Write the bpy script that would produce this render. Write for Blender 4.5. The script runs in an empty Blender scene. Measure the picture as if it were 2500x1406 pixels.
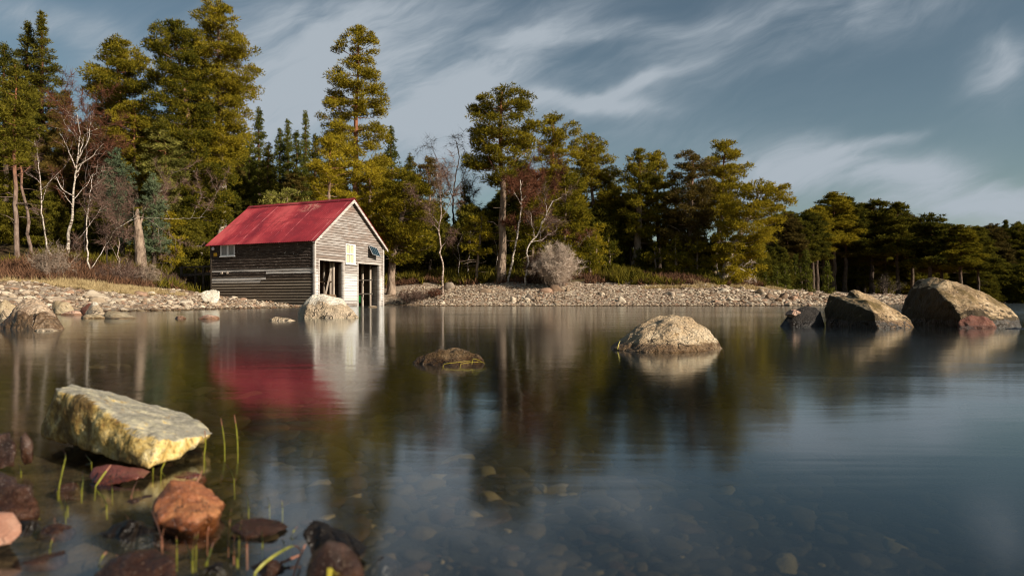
import bpy, bmesh, math, random
import numpy as np
from mathutils import Vector

random.seed(7)
RNG = np.random.default_rng(11)
SC = bpy.context.scene
COL = SC.collection
# pinhole of the photograph: 24 mm lens, water level z = 0, eye 0.30 m above it
F, H, HY = 1667.0, 0.30, 735.0
R = math.radians


def P(px, py, D):
    return np.array([(px - 1250) / F * D, D, H + (HY - py) / F * D])


def WD(py):                       # distance of a point of the water surface
    return H * F / (py - HY)


# ------------------------------------------------------------------ numpy noise
def _hash(ix, iy, iz, seed):
    n = (ix * 374761393 + iy * 668265263 + iz * 2147483647 + seed * 144269) & 0xFFFFFFFF
    n = ((n ^ (n >> 13)) * 1274126177) & 0xFFFFFFFF
    n = (n ^ (n >> 16)) & 0xFFFFFFFF
    return n.astype(np.float64) / 4294967295.0


def vnoise(p, seed=0):
    p = np.asarray(p, float)
    i = np.floor(p).astype(np.int64)
    f = p - i
    f = f * f * (3 - 2 * f)
    r = 0
    for dx in (0, 1):
        for dy in (0, 1):
            for dz in (0, 1):
                w = (f[:, 0] if dx else 1 - f[:, 0]) * (f[:, 1] if dy else 1 - f[:, 1]) * (f[:, 2] if dz else 1 - f[:, 2])
                r = r + w * _hash(i[:, 0] + dx, i[:, 1] + dy, i[:, 2] + dz, seed)
    return r * 2 - 1


def fbm(p, seed=0, octv=4, gain=.5):
    a, r, p = 1.0, 0, np.asarray(p, float)
    for o in range(octv):
        r = r + a * vnoise(p + 17.3 * o, seed + o)
        p = p * 2.03
        a *= gain
    return r


# ------------------------------------------------------------------ geometry collecting
class Geo:
    def __init__(s):
        s.v, s.t, s.q, s.tm, s.qm, s.n = [], [], [], [], [], 0

    def add(s, v, t=None, q=None, m=0):
        v = np.asarray(v, float).reshape(-1, 3)
        if t is not None and len(t):
            t = np.asarray(t, int).reshape(-1, 3)
            s.t.append(t + s.n); s.tm.append(np.full(len(t), m))
        if q is not None and len(q):
            q = np.asarray(q, int).reshape(-1, 4)
            s.q.append(q + s.n); s.qm.append(np.full(len(q), m))
        s.v.append(v); s.n += len(v)
        return s

    def box(s, a, b, m=0):
        (x0, y0, z0), (x1, y1, z1) = a, b
        v = [(x0, y0, z0), (x1, y0, z0), (x1, y1, z0), (x0, y1, z0), (x0, y0, z1), (x1, y0, z1), (x1, y1, z1), (x0, y1, z1)]
        return s.add(v, q=[(0, 3, 2, 1), (4, 5, 6, 7), (0, 1, 5, 4), (1, 2, 6, 5), (2, 3, 7, 6), (3, 0, 4, 7)], m=m)

    def hexa(s, v, m=0):          # 8 corners ordered like box
        return s.add(v, q=[(0, 3, 2, 1), (4, 5, 6, 7), (0, 1, 5, 4), (1, 2, 6, 5), (2, 3, 7, 6), (3, 0, 4, 7)], m=m)

    def beam(s, a, b, w, h, m=0):
        a, b = np.array(a, float), np.array(b, float)
        d = b - a; d /= np.linalg.norm(d)
        up = np.array([0, 0, 1.0]) if abs(d[2]) < .9 else np.array([0, 1.0, 0])
        sx = np.cross(d, up); sx /= np.linalg.norm(sx)
        sy = np.cross(sx, d)
        c = [-sx * w / 2 - sy * h / 2, sx * w / 2 - sy * h / 2, sx * w / 2 + sy * h / 2, -sx * w / 2 + sy * h / 2]
        return s.hexa([a + c[0], a + c[1], a + c[2], a + c[3], b + c[0], b + c[1], b + c[2], b + c[3]], m)

    def tube(s, pts, rad, sides=6, m=0, cap=True):
        pts = np.asarray(pts, float); n = len(pts)
        rad = np.broadcast_to(np.asarray(rad, float), (n,))
        tan = np.gradient(pts, axis=0)
        tan /= np.linalg.norm(tan, axis=1)[:, None] + 1e-9
        ref = np.array([1.0, 0, 0]) if abs(tan[0][0]) < .8 else np.array([0, 1.0, 0])
        a = np.cross(tan, ref); a /= np.linalg.norm(a, axis=1)[:, None] + 1e-9
        b = np.cross(tan, a)
        th = np.linspace(0, 2 * np.pi, sides, endpoint=False)
        v = pts[:, None] + rad[:, None, None] * (a[:, None] * np.cos(th)[None, :, None] + b[:, None] * np.sin(th)[None, :, None])
        v = v.reshape(-1, 3)
        i = np.arange(n - 1)[:, None] * sides; j = np.arange(sides)[None]; k = (j + 1) % sides
        q = np.stack([i + j, i + k, i + sides + k, i + sides + j], -1).reshape(-1, 4)
        t = []
        if cap:
            v = np.vstack([v, pts[-1:]])
            e = (n - 1) * sides
            t = [(e + x, e + (x + 1) % sides, len(v) - 1) for x in range(sides)]
        return s.add(v, t=t, q=q, m=m)

    def mesh(s, name, mats, smooth=False):
        me = bpy.data.meshes.new(name)
        v = np.vstack(s.v) if s.v else np.zeros((0, 3))
        t = np.vstack(s.t) if s.t else np.zeros((0, 3), int)
        q = np.vstack(s.q) if s.q else np.zeros((0, 4), int)
        me.vertices.add(len(v)); me.vertices.foreach_set('co', v.astype(np.float32).ravel())
        me.loops.add(t.size + q.size)
        me.loops.foreach_set('vertex_index', np.concatenate([t.ravel(), q.ravel()]).astype(np.int32))
        me.polygons.add(len(t) + len(q))
        st = np.concatenate([np.arange(len(t)) * 3, len(t) * 3 + np.arange(len(q)) * 4])
        me.polygons.foreach_set('loop_start', st.astype(np.int32))
        mi = np.concatenate(s.tm + s.qm) if (s.tm or s.qm) else np.zeros(0)
        for m in (mats if isinstance(mats, (list, tuple)) else [mats]):
            me.materials.append(m)
        me.polygons.foreach_set('material_index', mi.astype(np.int32))
        me.polygons.foreach_set('use_smooth', np.full(len(t) + len(q), smooth))
        me.update(calc_edges=True)
        return me


def link(name, me, parent=None, loc=None):
    o = bpy.data.objects.new(name, me)
    COL.objects.link(o)
    if parent: o.parent = parent
    if loc is not None: o.location = loc
    return o


def tag(o, label=None, cat=None, group=None, kind=None):
    if label: o['label'] = label
    if cat: o['category'] = cat
    if group: o['group'] = group
    if kind: o['kind'] = kind
    return o


def thing(name, label, cat, loc=(0, 0, 0), rz=0, group=None):
    o = bpy.data.objects.new(name, None)
    COL.objects.link(o)
    o.empty_display_size = .2
    o.location = loc; o.rotation_euler = (0, 0, rz)
    return tag(o, label, cat, group)


# ------------------------------------------------------------------ materials
def nd(nt, typ, ins=None, **props):
    n = nt.nodes.new(typ)
    for k, v in props.items(): setattr(n, k, v)
    for k, v in (ins or {}).items():
        s = n.inputs[k]
        if isinstance(v, bpy.types.NodeSocket): nt.links.new(v, s)
        else: s.default_value = v
    return n


def mk(name):
    m = bpy.data.materials.new(name); m.use_nodes = True
    m.node_tree.nodes.clear()
    return m, m.node_tree


def c4(c): return (c[0], c[1], c[2], 1.0)


def mixc(nt, f, a, b, blend='MIX'):
    n = nt.nodes.new('ShaderNodeMix'); n.data_type = 'RGBA'; n.blend_type = blend
    for i, v in ((0, f), (6, a), (7, b)):
        if isinstance(v, bpy.types.NodeSocket): nt.links.new(v, n.inputs[i])
        else: n.inputs[i].default_value = v if i == 0 else c4(v)
    return n.outputs[2]


def math_(nt, op, a, b=0.0, c=None, clamp=False):
    ins = {0: a, 1: b}
    if c is not None: ins[2] = c
    return nd(nt, 'ShaderNodeMath', ins, operation=op, use_clamp=clamp).outputs[0]


def ramp(nt, f, stops, interp='LINEAR'):
    n = nt.nodes.new('ShaderNodeValToRGB')
    n.color_ramp.interpolation = interp
    e = n.color_ramp.elements
    while len(e) < len(stops): e.new(.5)
    for i, (p, c) in enumerate(stops):
        e[i].position = p
        e[i].color = c4(c) if isinstance(c, (tuple, list)) else (c, c, c, 1)
    nt.links.new(f, n.inputs[0])
    return n.outputs[0]


def noise(nt, vec, scale, detail=4, rough=.55, dist=0, sc=None, loc=None):
    if sc is not None or loc is not None:
        vec = nd(nt, 'ShaderNodeMapping', {0: vec, 'Scale': sc or (1, 1, 1), 'Location': loc or (0, 0, 0)}).outputs[0]
    return nd(nt, 'ShaderNodeTexNoise', {'Vector': vec, 'Scale': scale, 'Detail': detail, 'Roughness': rough, 'Distortion': dist}).outputs[0]


def smooth01(nt, v, a, b):
    return nd(nt, 'ShaderNodeMapRange', {0: v, 1: a, 2: b, 3: 0., 4: 1.}, interpolation_type='SMOOTHSTEP').outputs[0]


def coords(nt): return nd(nt, 'ShaderNodeTexCoord').outputs['Object']
def geom(nt): return nd(nt, 'ShaderNodeNewGeometry').outputs
def out(nt, sh): nd(nt, 'ShaderNodeOutputMaterial', {0: sh})


def bump(nt, h, strength, dist, normal=None):
    ins = {'Strength': strength, 'Distance': dist, 'Height': h}
    if normal is not None: ins['Normal'] = normal
    return nd(nt, 'ShaderNodeBump', ins).outputs[0]


def pbr(nt, col, rough=.85, normal=None, spec=.3, **kw):
    ins = {'Base Color': col if isinstance(col, bpy.types.NodeSocket) else c4(col), 'Roughness': rough, 'Specular IOR Level': spec}
    if normal is not None: ins['Normal'] = normal
    ins.update(kw)
    b = nd(nt, 'ShaderNodeBsdfPrincipled', ins)
    out(nt, b.outputs[0])
    return b


def foliage_mat(name, dark, light, trans=.28, obj_var=.25, scale=.55):
    m, nt = mk(name)
    g = geom(nt)
    co = coords(nt)
    f = noise(nt, co, scale, 3, .6)
    f2 = g['Random Per Island']
    f = math_(nt, 'ADD', math_(nt, 'MULTIPLY', f, .65), math_(nt, 'MULTIPLY', f2, .35))
    oi = nd(nt, 'ShaderNodeObjectInfo').outputs['Random']
    f = math_(nt, 'ADD', f, math_(nt, 'MULTIPLY', math_(nt, 'SUBTRACT', oi, .5), obj_var))
    c = ramp(nt, f, [(.3, dark), (.68, light)])
    d = nd(nt, 'ShaderNodeBsdfDiffuse', {0: c}).outputs[0]
    t = nd(nt, 'ShaderNodeBsdfTranslucent', {0: c}).outputs[0]
    out(nt, nd(nt, 'ShaderNodeMixShader', {0: trans, 1: d, 2: t}).outputs[0])
    return m


def flat_mat(name, a, b, scale=6, rough=.8, spec=.3, sc=None, bmp=0):
    m, nt = mk(name)
    co = coords(nt)
    f = noise(nt, co, scale, 4, .6, sc=sc)
    c = ramp(nt, f, [(.3, a), (.7, b)])
    n = bump(nt, f, bmp, .02) if bmp else None
    pbr(nt, c, rough, n, spec)
    return m


def bark_mat(name, low, mid, top, h0=4., h1=9., scale=1.0, bright=None):
    m, nt = mk(name)
    co = coords(nt)
    z = nd(nt, 'ShaderNodeSeparateXYZ', {0: co}).outputs[2]
    v = nd(nt, 'ShaderNodeTexVoronoi', {'Vector': nd(nt, 'ShaderNodeMapping', {0: co, 'Scale': (9 * scale, 9 * scale, 2.2 * scale)}).outputs[0], 'Scale': 1.0}).outputs[0]
    n1 = noise(nt, co, 5 * scale, 5, .65, sc=(1, 1, .35))
    base = mixc(nt, smooth01(nt, z, h0, h1), mid, top)
    c = mixc(nt, ramp(nt, v, [(.15, 1.), (.65, 0.)]), low, base) if False else mixc(nt, ramp(nt, n1, [(.32, 0.), (.62, 1.)]), low, base)
    h = math_(nt, 'ADD', v, n1)
    pbr(nt, c, .9, bump(nt, h, .6, .05), .15)
    return m


def birch_mat(name, white, dark, amount=.5):
    m, nt = mk(name)
    co = coords(nt)
    f = noise(nt, co, 3.5, 4, .7, sc=(1, 1, 3.5))
    f2 = noise(nt, co, 1.1, 3, .6)
    c = mixc(nt, ramp(nt, f, [(amount - .02, 0.), (amount + .1, 1.)]), dark, white)
    c = mixc(nt, ramp(nt, f2, [(.5, 0.), (.75, .7)]), c, dark)
    pbr(nt, c, .8, None, .2)
    return m


def rock_mat(name, cols, scale=6, wet=(.35, .03, .06), wetcol=.33, moss=None, speck=.35, bmp=.6, rough=.8, crack=True, mossrange=(.5, .7), size=1.0, crest=None):
    """cols: three colours of the dry stone.  Where it meets the water the stone is wet and dark up to a ragged line."""
    m, nt = mk(name)
    co = coords(nt); g = geom(nt)
    f = noise(nt, co, scale, 6, .6, .3)
    c = ramp(nt, f, [(.28, cols[0]), (.5, cols[1]), (.72, cols[2])])
    fine = noise(nt, co, scale * 14, 3, .6)
    c = mixc(nt, math_(nt, 'MULTIPLY', ramp(nt, fine, [(.42, 1.), (.56, 0.)]), speck), c, (.05, .04, .035))
    c = mixc(nt, math_(nt, 'MULTIPLY', ramp(nt, fine, [(.6, 0.), (.68, 1.)]), speck), c, (.75, .7, .62))
    med = noise(nt, co, scale * 3.5, 5, .65)
    cr = math_(nt, 'ABSOLUTE', math_(nt, 'SUBTRACT', noise(nt, co, scale * .55, 4, .55, .6, loc=(9, 1, 4)), .5))
    cr = math_(nt, 'MULTIPLY', math_(nt, 'SUBTRACT', 1., smooth01(nt, cr, .0, .010)), ramp(nt, noise(nt, co, scale * .4, 2, .5), [(.45, 0.), (.55, 1.)]))
    c = mixc(nt, math_(nt, 'MULTIPLY', cr, .8), c, (.035, .025, .018))
    if moss:
        mf = noise(nt, co, scale * .8, 5, .7, .5, loc=(3, 7, 1))
        c = mixc(nt, ramp(nt, mf, [(mossrange[0], 0.), (mossrange[1], 1.)]), c, mixc(nt, med, moss[0], moss[1]))
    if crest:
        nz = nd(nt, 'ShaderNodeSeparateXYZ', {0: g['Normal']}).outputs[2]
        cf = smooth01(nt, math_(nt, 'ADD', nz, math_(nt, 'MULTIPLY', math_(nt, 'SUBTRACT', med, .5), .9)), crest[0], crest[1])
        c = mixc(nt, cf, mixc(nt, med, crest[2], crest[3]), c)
    pz = nd(nt, 'ShaderNodeSeparateXYZ', {0: g['Position']}).outputs[2]
    lim = math_(nt, 'ADD', pz, math_(nt, 'MULTIPLY', math_(nt, 'SUBTRACT', med, .5), -wet[2] * 2))
    wf = math_(nt, 'SUBTRACT', 1., smooth01(nt, lim, wet[1], wet[1] + .012 * size + .004))
    c = mixc(nt, math_(nt, 'MULTIPLY', wf, 1.0), c, mixc(nt, 1.0, c, (wetcol, wetcol * .85, wetcol * .7), 'MULTIPLY'))
    rg = math_(nt, 'SUBTRACT', rough, math_(nt, 'MULTIPLY', wf, rough - wet[0]))
    hh = math_(nt, 'SUBTRACT', math_(nt, 'ADD', math_(nt, 'MULTIPLY', med, .7), math_(nt, 'MULTIPLY', fine, .3)), math_(nt, 'MULTIPLY', cr, .5))
    pbr(nt, c, rg, bump(nt, hh, bmp, .05 * size), .35)
    return m


MAT = {}
MAT['pine'] = foliage_mat('pine_needles', (.060, .066, .010), (.35, .27, .024))
MAT['pine_yellow'] = foliage_mat('yellow_pine_needles', (.085, .082, .010), (.43, .325, .026))
MAT['pine_pale'] = foliage_mat('pale_pine_needles', (.095, .10, .022), (.45, .41, .10))
MAT['pine_dark'] = foliage_mat('dark_pine_needles', (.036, .042, .010), (.225, .19, .023))
MAT['spruce'] = foliage_mat('spruce_needles', (.038, .052, .012), (.20, .195, .03))
MAT['spruce_blue'] = foliage_mat('blue_spruce_needles', (.065, .095, .060), (.19, .235, .125))
MAT['pine_brown'] = foliage_mat('browning_pine_needles', (.055, .045, .015), (.18, .125, .03))
MAT['twig_red'] = foliage_mat('red_birch_twigs', (.07, .030, .020), (.21, .088, .050), .05)
MAT['twig_pink'] = foliage_mat('pinkish_birch_twigs', (.08, .05, .04), (.20, .125, .095), .05)
MAT['twig_grey'] = foliage_mat('grey_bare_twigs', (.36, .28, .215), (.74, .61, .50), .05)
MAT['twig_shrub'] = foliage_mat('brownish_shrub_twigs', (.13, .095, .07), (.36, .28, .21), .05)
MAT['twig_dark'] = foliage_mat('dark_bare_twigs', (.02, .018, .016), (.055, .045, .035), .05)
MAT['heather'] = foliage_mat('heather', (.05, .027, .018), (.20, .105, .06), .1, 0, 1.2)
MAT['drygrass'] = foliage_mat('dry_grass', (.26, .18, .08), (.62, .48, .26), .15, 0, 1.5)
MAT['undergreen'] = foliage_mat('low_scrub', (.05, .05, .010), (.19, .15, .02), .2, 0, 1.2)
MAT['bark_pine'] = bark_mat('pine_bark', (.10, .065, .045), (.36, .27, .20), (.36, .145, .065), 6., 10.)
MAT['bark_red'] = bark_mat('red_pine_bark', (.09, .055, .04), (.27, .20, .16), (.36, .14, .07), 3.5, 7.)
MAT['bark_dark'] = bark_mat('dark_pine_bark', (.03, .02, .015), (.13, .095, .07), (.16, .075, .04), 4., 9.)
MAT['bark_pale'] = bark_mat('pale_pine_bark', (.16, .12, .095), (.55, .46, .38), (.42, .24, .15), 8., 12.)
MAT['birch'] = birch_mat('birch_bark', (.60, .52, .43), (.09, .06, .045), .42)
MAT['birch_pink'] = birch_mat('weathered_birch_bark', (.52, .41, .33), (.12, .08, .06), .45)
MAT['bark_bare'] = flat_mat('bare_tree_bark', (.03, .025, .022), (.08, .06, .05), 4)
MAT['deadwood'] = flat_mat('bleached_dead_wood', (.30, .23, .18), (.62, .54, .45), 5, sc=(1, 1, .2))

MAT['granite'] = rock_mat('granite', [(.32, .20, .12), (.54, .39, .26), (.72, .59, .43)], 2.6, (.4, .16, .14), .30, speck=.45, size=1.2)
MAT['granite_white'] = rock_mat('bleached_granite', [(.58, .47, .34), (.82, .74, .60), (.88, .84, .76)], 1.8, (.5, .24, .22), .62, speck=.3, size=2)
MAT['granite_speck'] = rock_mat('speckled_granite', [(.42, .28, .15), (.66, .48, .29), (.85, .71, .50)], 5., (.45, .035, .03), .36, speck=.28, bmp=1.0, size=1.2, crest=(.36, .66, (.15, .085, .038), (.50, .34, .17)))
MAT['granite_moss_shade'] = rock_mat('moss_and_shade_boulder_stone', [(.22, .14, .07), (.40, .27, .14), (.64, .48, .29)], 3., (.4, .07, .06), .45, moss=((.05, .033, .012), (.20, .13, .035)), mossrange=(.5, .64), size=1.0, crest=(.44, .66, (.007, .005, .003), (.085, .052, .016)))  # real moss, plus shade put into the colour: steep flanks near black, tops pale
MAT['slate_dark'] = rock_mat('dark_boulder_stone', [(.010, .008, .007), (.018, .014, .011), (.032, .025, .02)], 4, (.4, .05, .03), .5, speck=.08)
MAT['red_rock'] = rock_mat('dark_red_stone', [(.10, .03, .018), (.19, .065, .04), (.28, .12, .07)], 9, (.3, .02, .02), .5, speck=.3)
MAT['moss_rock'] = rock_mat('brown_mossy_stone', [(.16, .10, .05), (.30, .19, .09), (.42, .30, .17)], 7, (.4, .02, .02), .5, moss=((.035, .02, .008), (.16, .085, .025)), mossrange=(.40, .55), bmp=1.2)
MAT['flat_rock'] = rock_mat('sandy_flat_stone', [(.28, .20, .11), (.46, .35, .21), (.60, .50, .34)], 5, (.4, .015, .02), .5)
MAT['pink_rock'] = rock_mat('pink_stone', [(.34, .18, .12), (.55, .33, .23), (.66, .48, .37)], 6, (.4, .03, .02), .5)
MAT['rust'] = rock_mat('rust_coloured_stone', [(.13, .042, .022), (.33, .115, .045), (.50, .215, .08)], 26, (.12, .014, .012), .40, speck=.22, bmp=.7, rough=.42, size=.12)
MAT['wet_brown'] = rock_mat('wet_brown_stone', [(.018, .010, .007), (.05, .024, .015), (.11, .05, .028)], 25, (.10, .03, .02), .7, speck=.2, bmp=1.0, rough=.13, size=.1)
MAT['wet_pink'] = rock_mat('wet_pink_stone', [(.22, .10, .065), (.42, .21, .14), (.56, .35, .25)], 20, (.12, .012, .01), .5, speck=.15, bmp=.3, rough=.3, size=.1)
MAT['maroon'] = rock_mat('maroon_stone', [(.09, .025, .02), (.17, .05, .04), (.23, .085, .06)], 26, (.2, .008, .01), .6, speck=.12, bmp=.4, rough=.5, size=.1)
MAT['slab_plain'] = rock_mat('grey_slab_stone', [(.22, .22, .22), (.38, .37, .34), (.56, .52, .42)], 18, (.3, .008, .01), .4, moss=((.42, .29, .05), (.72, .62, .28)), mossrange=(.52, .68), speck=.35, bmp=.6, size=.25)


def slab_mat():
    m, nt = mk('lichen_slab_stone')
    co = coords(nt); g = geom(nt)
    nz = nd(nt, 'ShaderNodeSeparateXYZ', {0: g['True Normal']}).outputs[2]
    big = noise(nt, co, 9, 5, .65, .4); med = noise(nt, co, 34, 5, .65); fine = noise(nt, co, 130, 3, .6)
    grey = mixc(nt, fine, (.13, .115, .085), (.47, .43, .34))
    grey = mixc(nt, ramp(nt, med, [(.5, 0.), (.66, .7)]), grey, (.58, .52, .34))
    lich = ramp(nt, med, [(.32, (.26, .145, .04)), (.45, (.55, .37, .11)), (.56, (.70, .53, .22)), (.68, (.80, .68, .40))])
    lich = mixc(nt, ramp(nt, big, [(.42, .9), (.54, 0.)]), lich, (.13, .075, .025))
    lich = mixc(nt, math_(nt, 'MULTIPLY', ramp(nt, fine, [(.36, 1.), (.46, 0.)]), .6), lich, (.10, .06, .02))
    f = smooth01(nt, math_(nt, 'ADD', nz, math_(nt, 'MULTIPLY', math_(nt, 'SUBTRACT', big, .5), .55)), .66, .86)
    c = mixc(nt, f, lich, grey)
    h = math_(nt, 'ADD', math_(nt, 'MULTIPLY', med, .7), math_(nt, 'MULTIPLY', fine, .3))
    pbr(nt, c, .8, bump(nt, h, .7, .012), .3)
    return m


MAT['slab'] = slab_mat()


def stone_set(name, stops, island):
    m, nt = mk(name)
    g = geom(nt)
    r = g['Random Per Island'] if island else nd(nt, 'ShaderNodeObjectInfo').outputs['Random']
    c = ramp(nt, r, stops, 'CONSTANT')
    co = g['Position']
    f = noise(nt, co, 9, 4, .65)
    c = mixc(nt, .75, c, mixc(nt, f, (.25, .22, .2), (1., 1., 1.)), 'MULTIPLY')
    c = mixc(nt, ramp(nt, noise(nt, co, 3, 3, .6), [(.55, 0.), (.75, .45)]), c, (.16, .11, .06))
    c = mixc(nt, 1.0, c, (1., .945, .86), 'MULTIPLY')
    c = mixc(nt, ramp(nt, noise(nt, co, .45, 4, .6), [(.50, 0.), (.64, .35)]), c, (.21, .14, .09))
    pz = nd(nt, 'ShaderNodeSeparateXYZ', {0: co}).outputs[2]
    wf = math_(nt, 'SUBTRACT', 1., smooth01(nt, pz, .02, .09))
    c = mixc(nt, wf, c, mixc(nt, 1.0, c, (.38, .33, .26), 'MULTIPLY'))
    pbr(nt, c, .8, bump(nt, noise(nt, co, 22, 3, .6), .5, .02), .3)
    return m


STONES = [(0, (.50, .42, .33)), (.14, (.70, .62, .51)), (.28, (.34, .26, .19)), (.42, (.80, .73, .62)), (.52, (.46, .31, .23)), (.62, (.26, .18, .125)), (.74, (.58, .49, .40)), (.86, (.40, .34, .29)), (.94, (.15, .105, .075))]
MAT['pebble'] = stone_set('shingle_stones', STONES, True)
MAT['stone'] = stone_set('beach_stones', STONES, False)
MAT['bedstone'] = stone_set('lake_bed_stones', [(0, (.055, .042, .024)), (.24, (.13, .10, .05)), (.44, (.03, .026, .02)), (.62, (.19, .15, .085)), (.74, (.11, .06, .03)), (.87, (.07, .066, .058)), (.965, (.62, .54, .38))], True)


def ground_material():
    m, nt = mk('lake_shore_ground')
    p = geom(nt)['Position']
    sep = nd(nt, 'ShaderNodeSeparateXYZ', {0: p})
    x, y, z = sep.outputs
    big = noise(nt, p, .22, 4, .6)
    med = noise(nt, p, 1.3, 5, .6)
    fine = noise(nt, p, 11, 5, .7)
    vor = nd(nt, 'ShaderNodeTexVoronoi', {'Vector': p, 'Scale': 9.})
    grav = mixc(nt, fine, (.17, .12, .078), (.46, .36, .26))
    grav = mixc(nt, .55, grav, ramp(nt, vor.outputs['Color'], [(0., (.20, .14, .095)), (.4, (.46, .37, .28)), (.7, (.66, .57, .46)), (1., (.34, .23, .16))]))
    grav = mixc(nt, ramp(nt, med, [(.46, 0.), (.64, .75)]), grav, (.17, .095, .05))
    grass = mixc(nt, fine, (.13, .085, .045), (.40, .29, .16))
    litter = mixc(nt, fine, (.022, .012, .008), (.10, .052, .03))
    litter = mixc(nt, ramp(nt, big, [(.45, 0.), (.6, .6)]), litter, mixc(nt, fine, (.05, .045, .012), (.14, .12, .03)))
    zz = math_(nt, 'ADD', z, math_(nt, 'MULTIPLY', math_(nt, 'SUBTRACT', med, .5), .9))
    lft = math_(nt, 'SUBTRACT', 1., smooth01(nt, x, -14., -9.))
    lo = math_(nt, 'SUBTRACT', 1.55, math_(nt, 'MULTIPLY', lft, .70))
    f1 = smooth01(nt, math_(nt, 'SUBTRACT', zz, lo), 0., .25)
    bank = mixc(nt, math_(nt, 'MULTIPLY', math_(nt, 'MULTIPLY', lft, math_(nt, 'SUBTRACT', 1., smooth01(nt, zz, 1.2, 1.5))), smooth01(nt, x, -25., -21.)), litter, grass)
    c = mixc(nt, f1, grav, bank)
    c = mixc(nt, math_(nt, 'SUBTRACT', 1., smooth01(nt, z, -.01, .10)), c, mixc(nt, fine, (.035, .024, .012), (.12, .08, .04)))
    vb = nd(nt, 'ShaderNodeTexVoronoi', {'Vector': p, 'Scale': 13.})
    bed = mixc(nt, ramp(nt, vb.outputs['Color'], [(0., 0.), (1., 1.)]), (.004, .004, .004), (.018, .016, .012))
    c = mixc(nt, math_(nt, 'SUBTRACT', 1., smooth01(nt, z, -.06, -.01)), c, bed)
    h = math_(nt, 'ADD', math_(nt, 'MULTIPLY', fine, .5), math_(nt, 'MULTIPLY', vor.outputs[0], .5))
    pbr(nt, c, .95, bump(nt, h, .8, .08), .15)
    return m


MAT['ground'] = ground_material()


def water_material():
    m, nt = mk('lake_water')
    p = geom(nt)['Position']
    n1 = noise(nt, p, 1.6, 4, .55, .4, sc=(.4, 1.3, 1))
    n2 = noise(nt, p, .22, 3, .5, .3, sc=(.4, 1., 1))
    h = math_(nt, 'ADD', math_(nt, 'MULTIPLY', n1, .35), math_(nt, 'MULTIPLY', n2, 1.))
    bn = bump(nt, h, .12, .06)
    rip = noise(nt, p, .16, 4, .6, .5, sc=(.35, 1., 1), loc=(4, 2, 0))
    rg = nd(nt, 'ShaderNodeMapRange', {0: rip, 1: .4, 2: .7, 3: .09, 4: .14}).outputs[0]
    fc = nd(nt, 'ShaderNodeLayerWeight', {'Blend': .5}).outputs['Facing']
    fr = math_(nt, 'ADD', math_(nt, 'MULTIPLY', math_(nt, 'POWER', fc, 4.4), .98), .02)      # Schlick, the same from above and below
    gl = nd(nt, 'ShaderNodeBsdfGlossy', {'Color': (.93, .98, 1, 1), 'Roughness': rg, 'Normal': bn}).outputs[0]
    tr = nd(nt, 'ShaderNodeBsdfTransparent', {0: (1, 1, 1, 1)}).outputs[0]
    sh = nd(nt, 'ShaderNodeMixShader', {0: fr, 1: tr, 2: gl}).outputs[0]
    ab = nd(nt, 'ShaderNodeVolumeAbsorption', {'Color': (.52, .54, .40, 1), 'Density': 4.6}).outputs[0]      # peaty water
    nd(nt, 'ShaderNodeOutputMaterial', {'Surface': sh, 'Volume': ab})
    return m


MAT['water'] = water_material()


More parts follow.
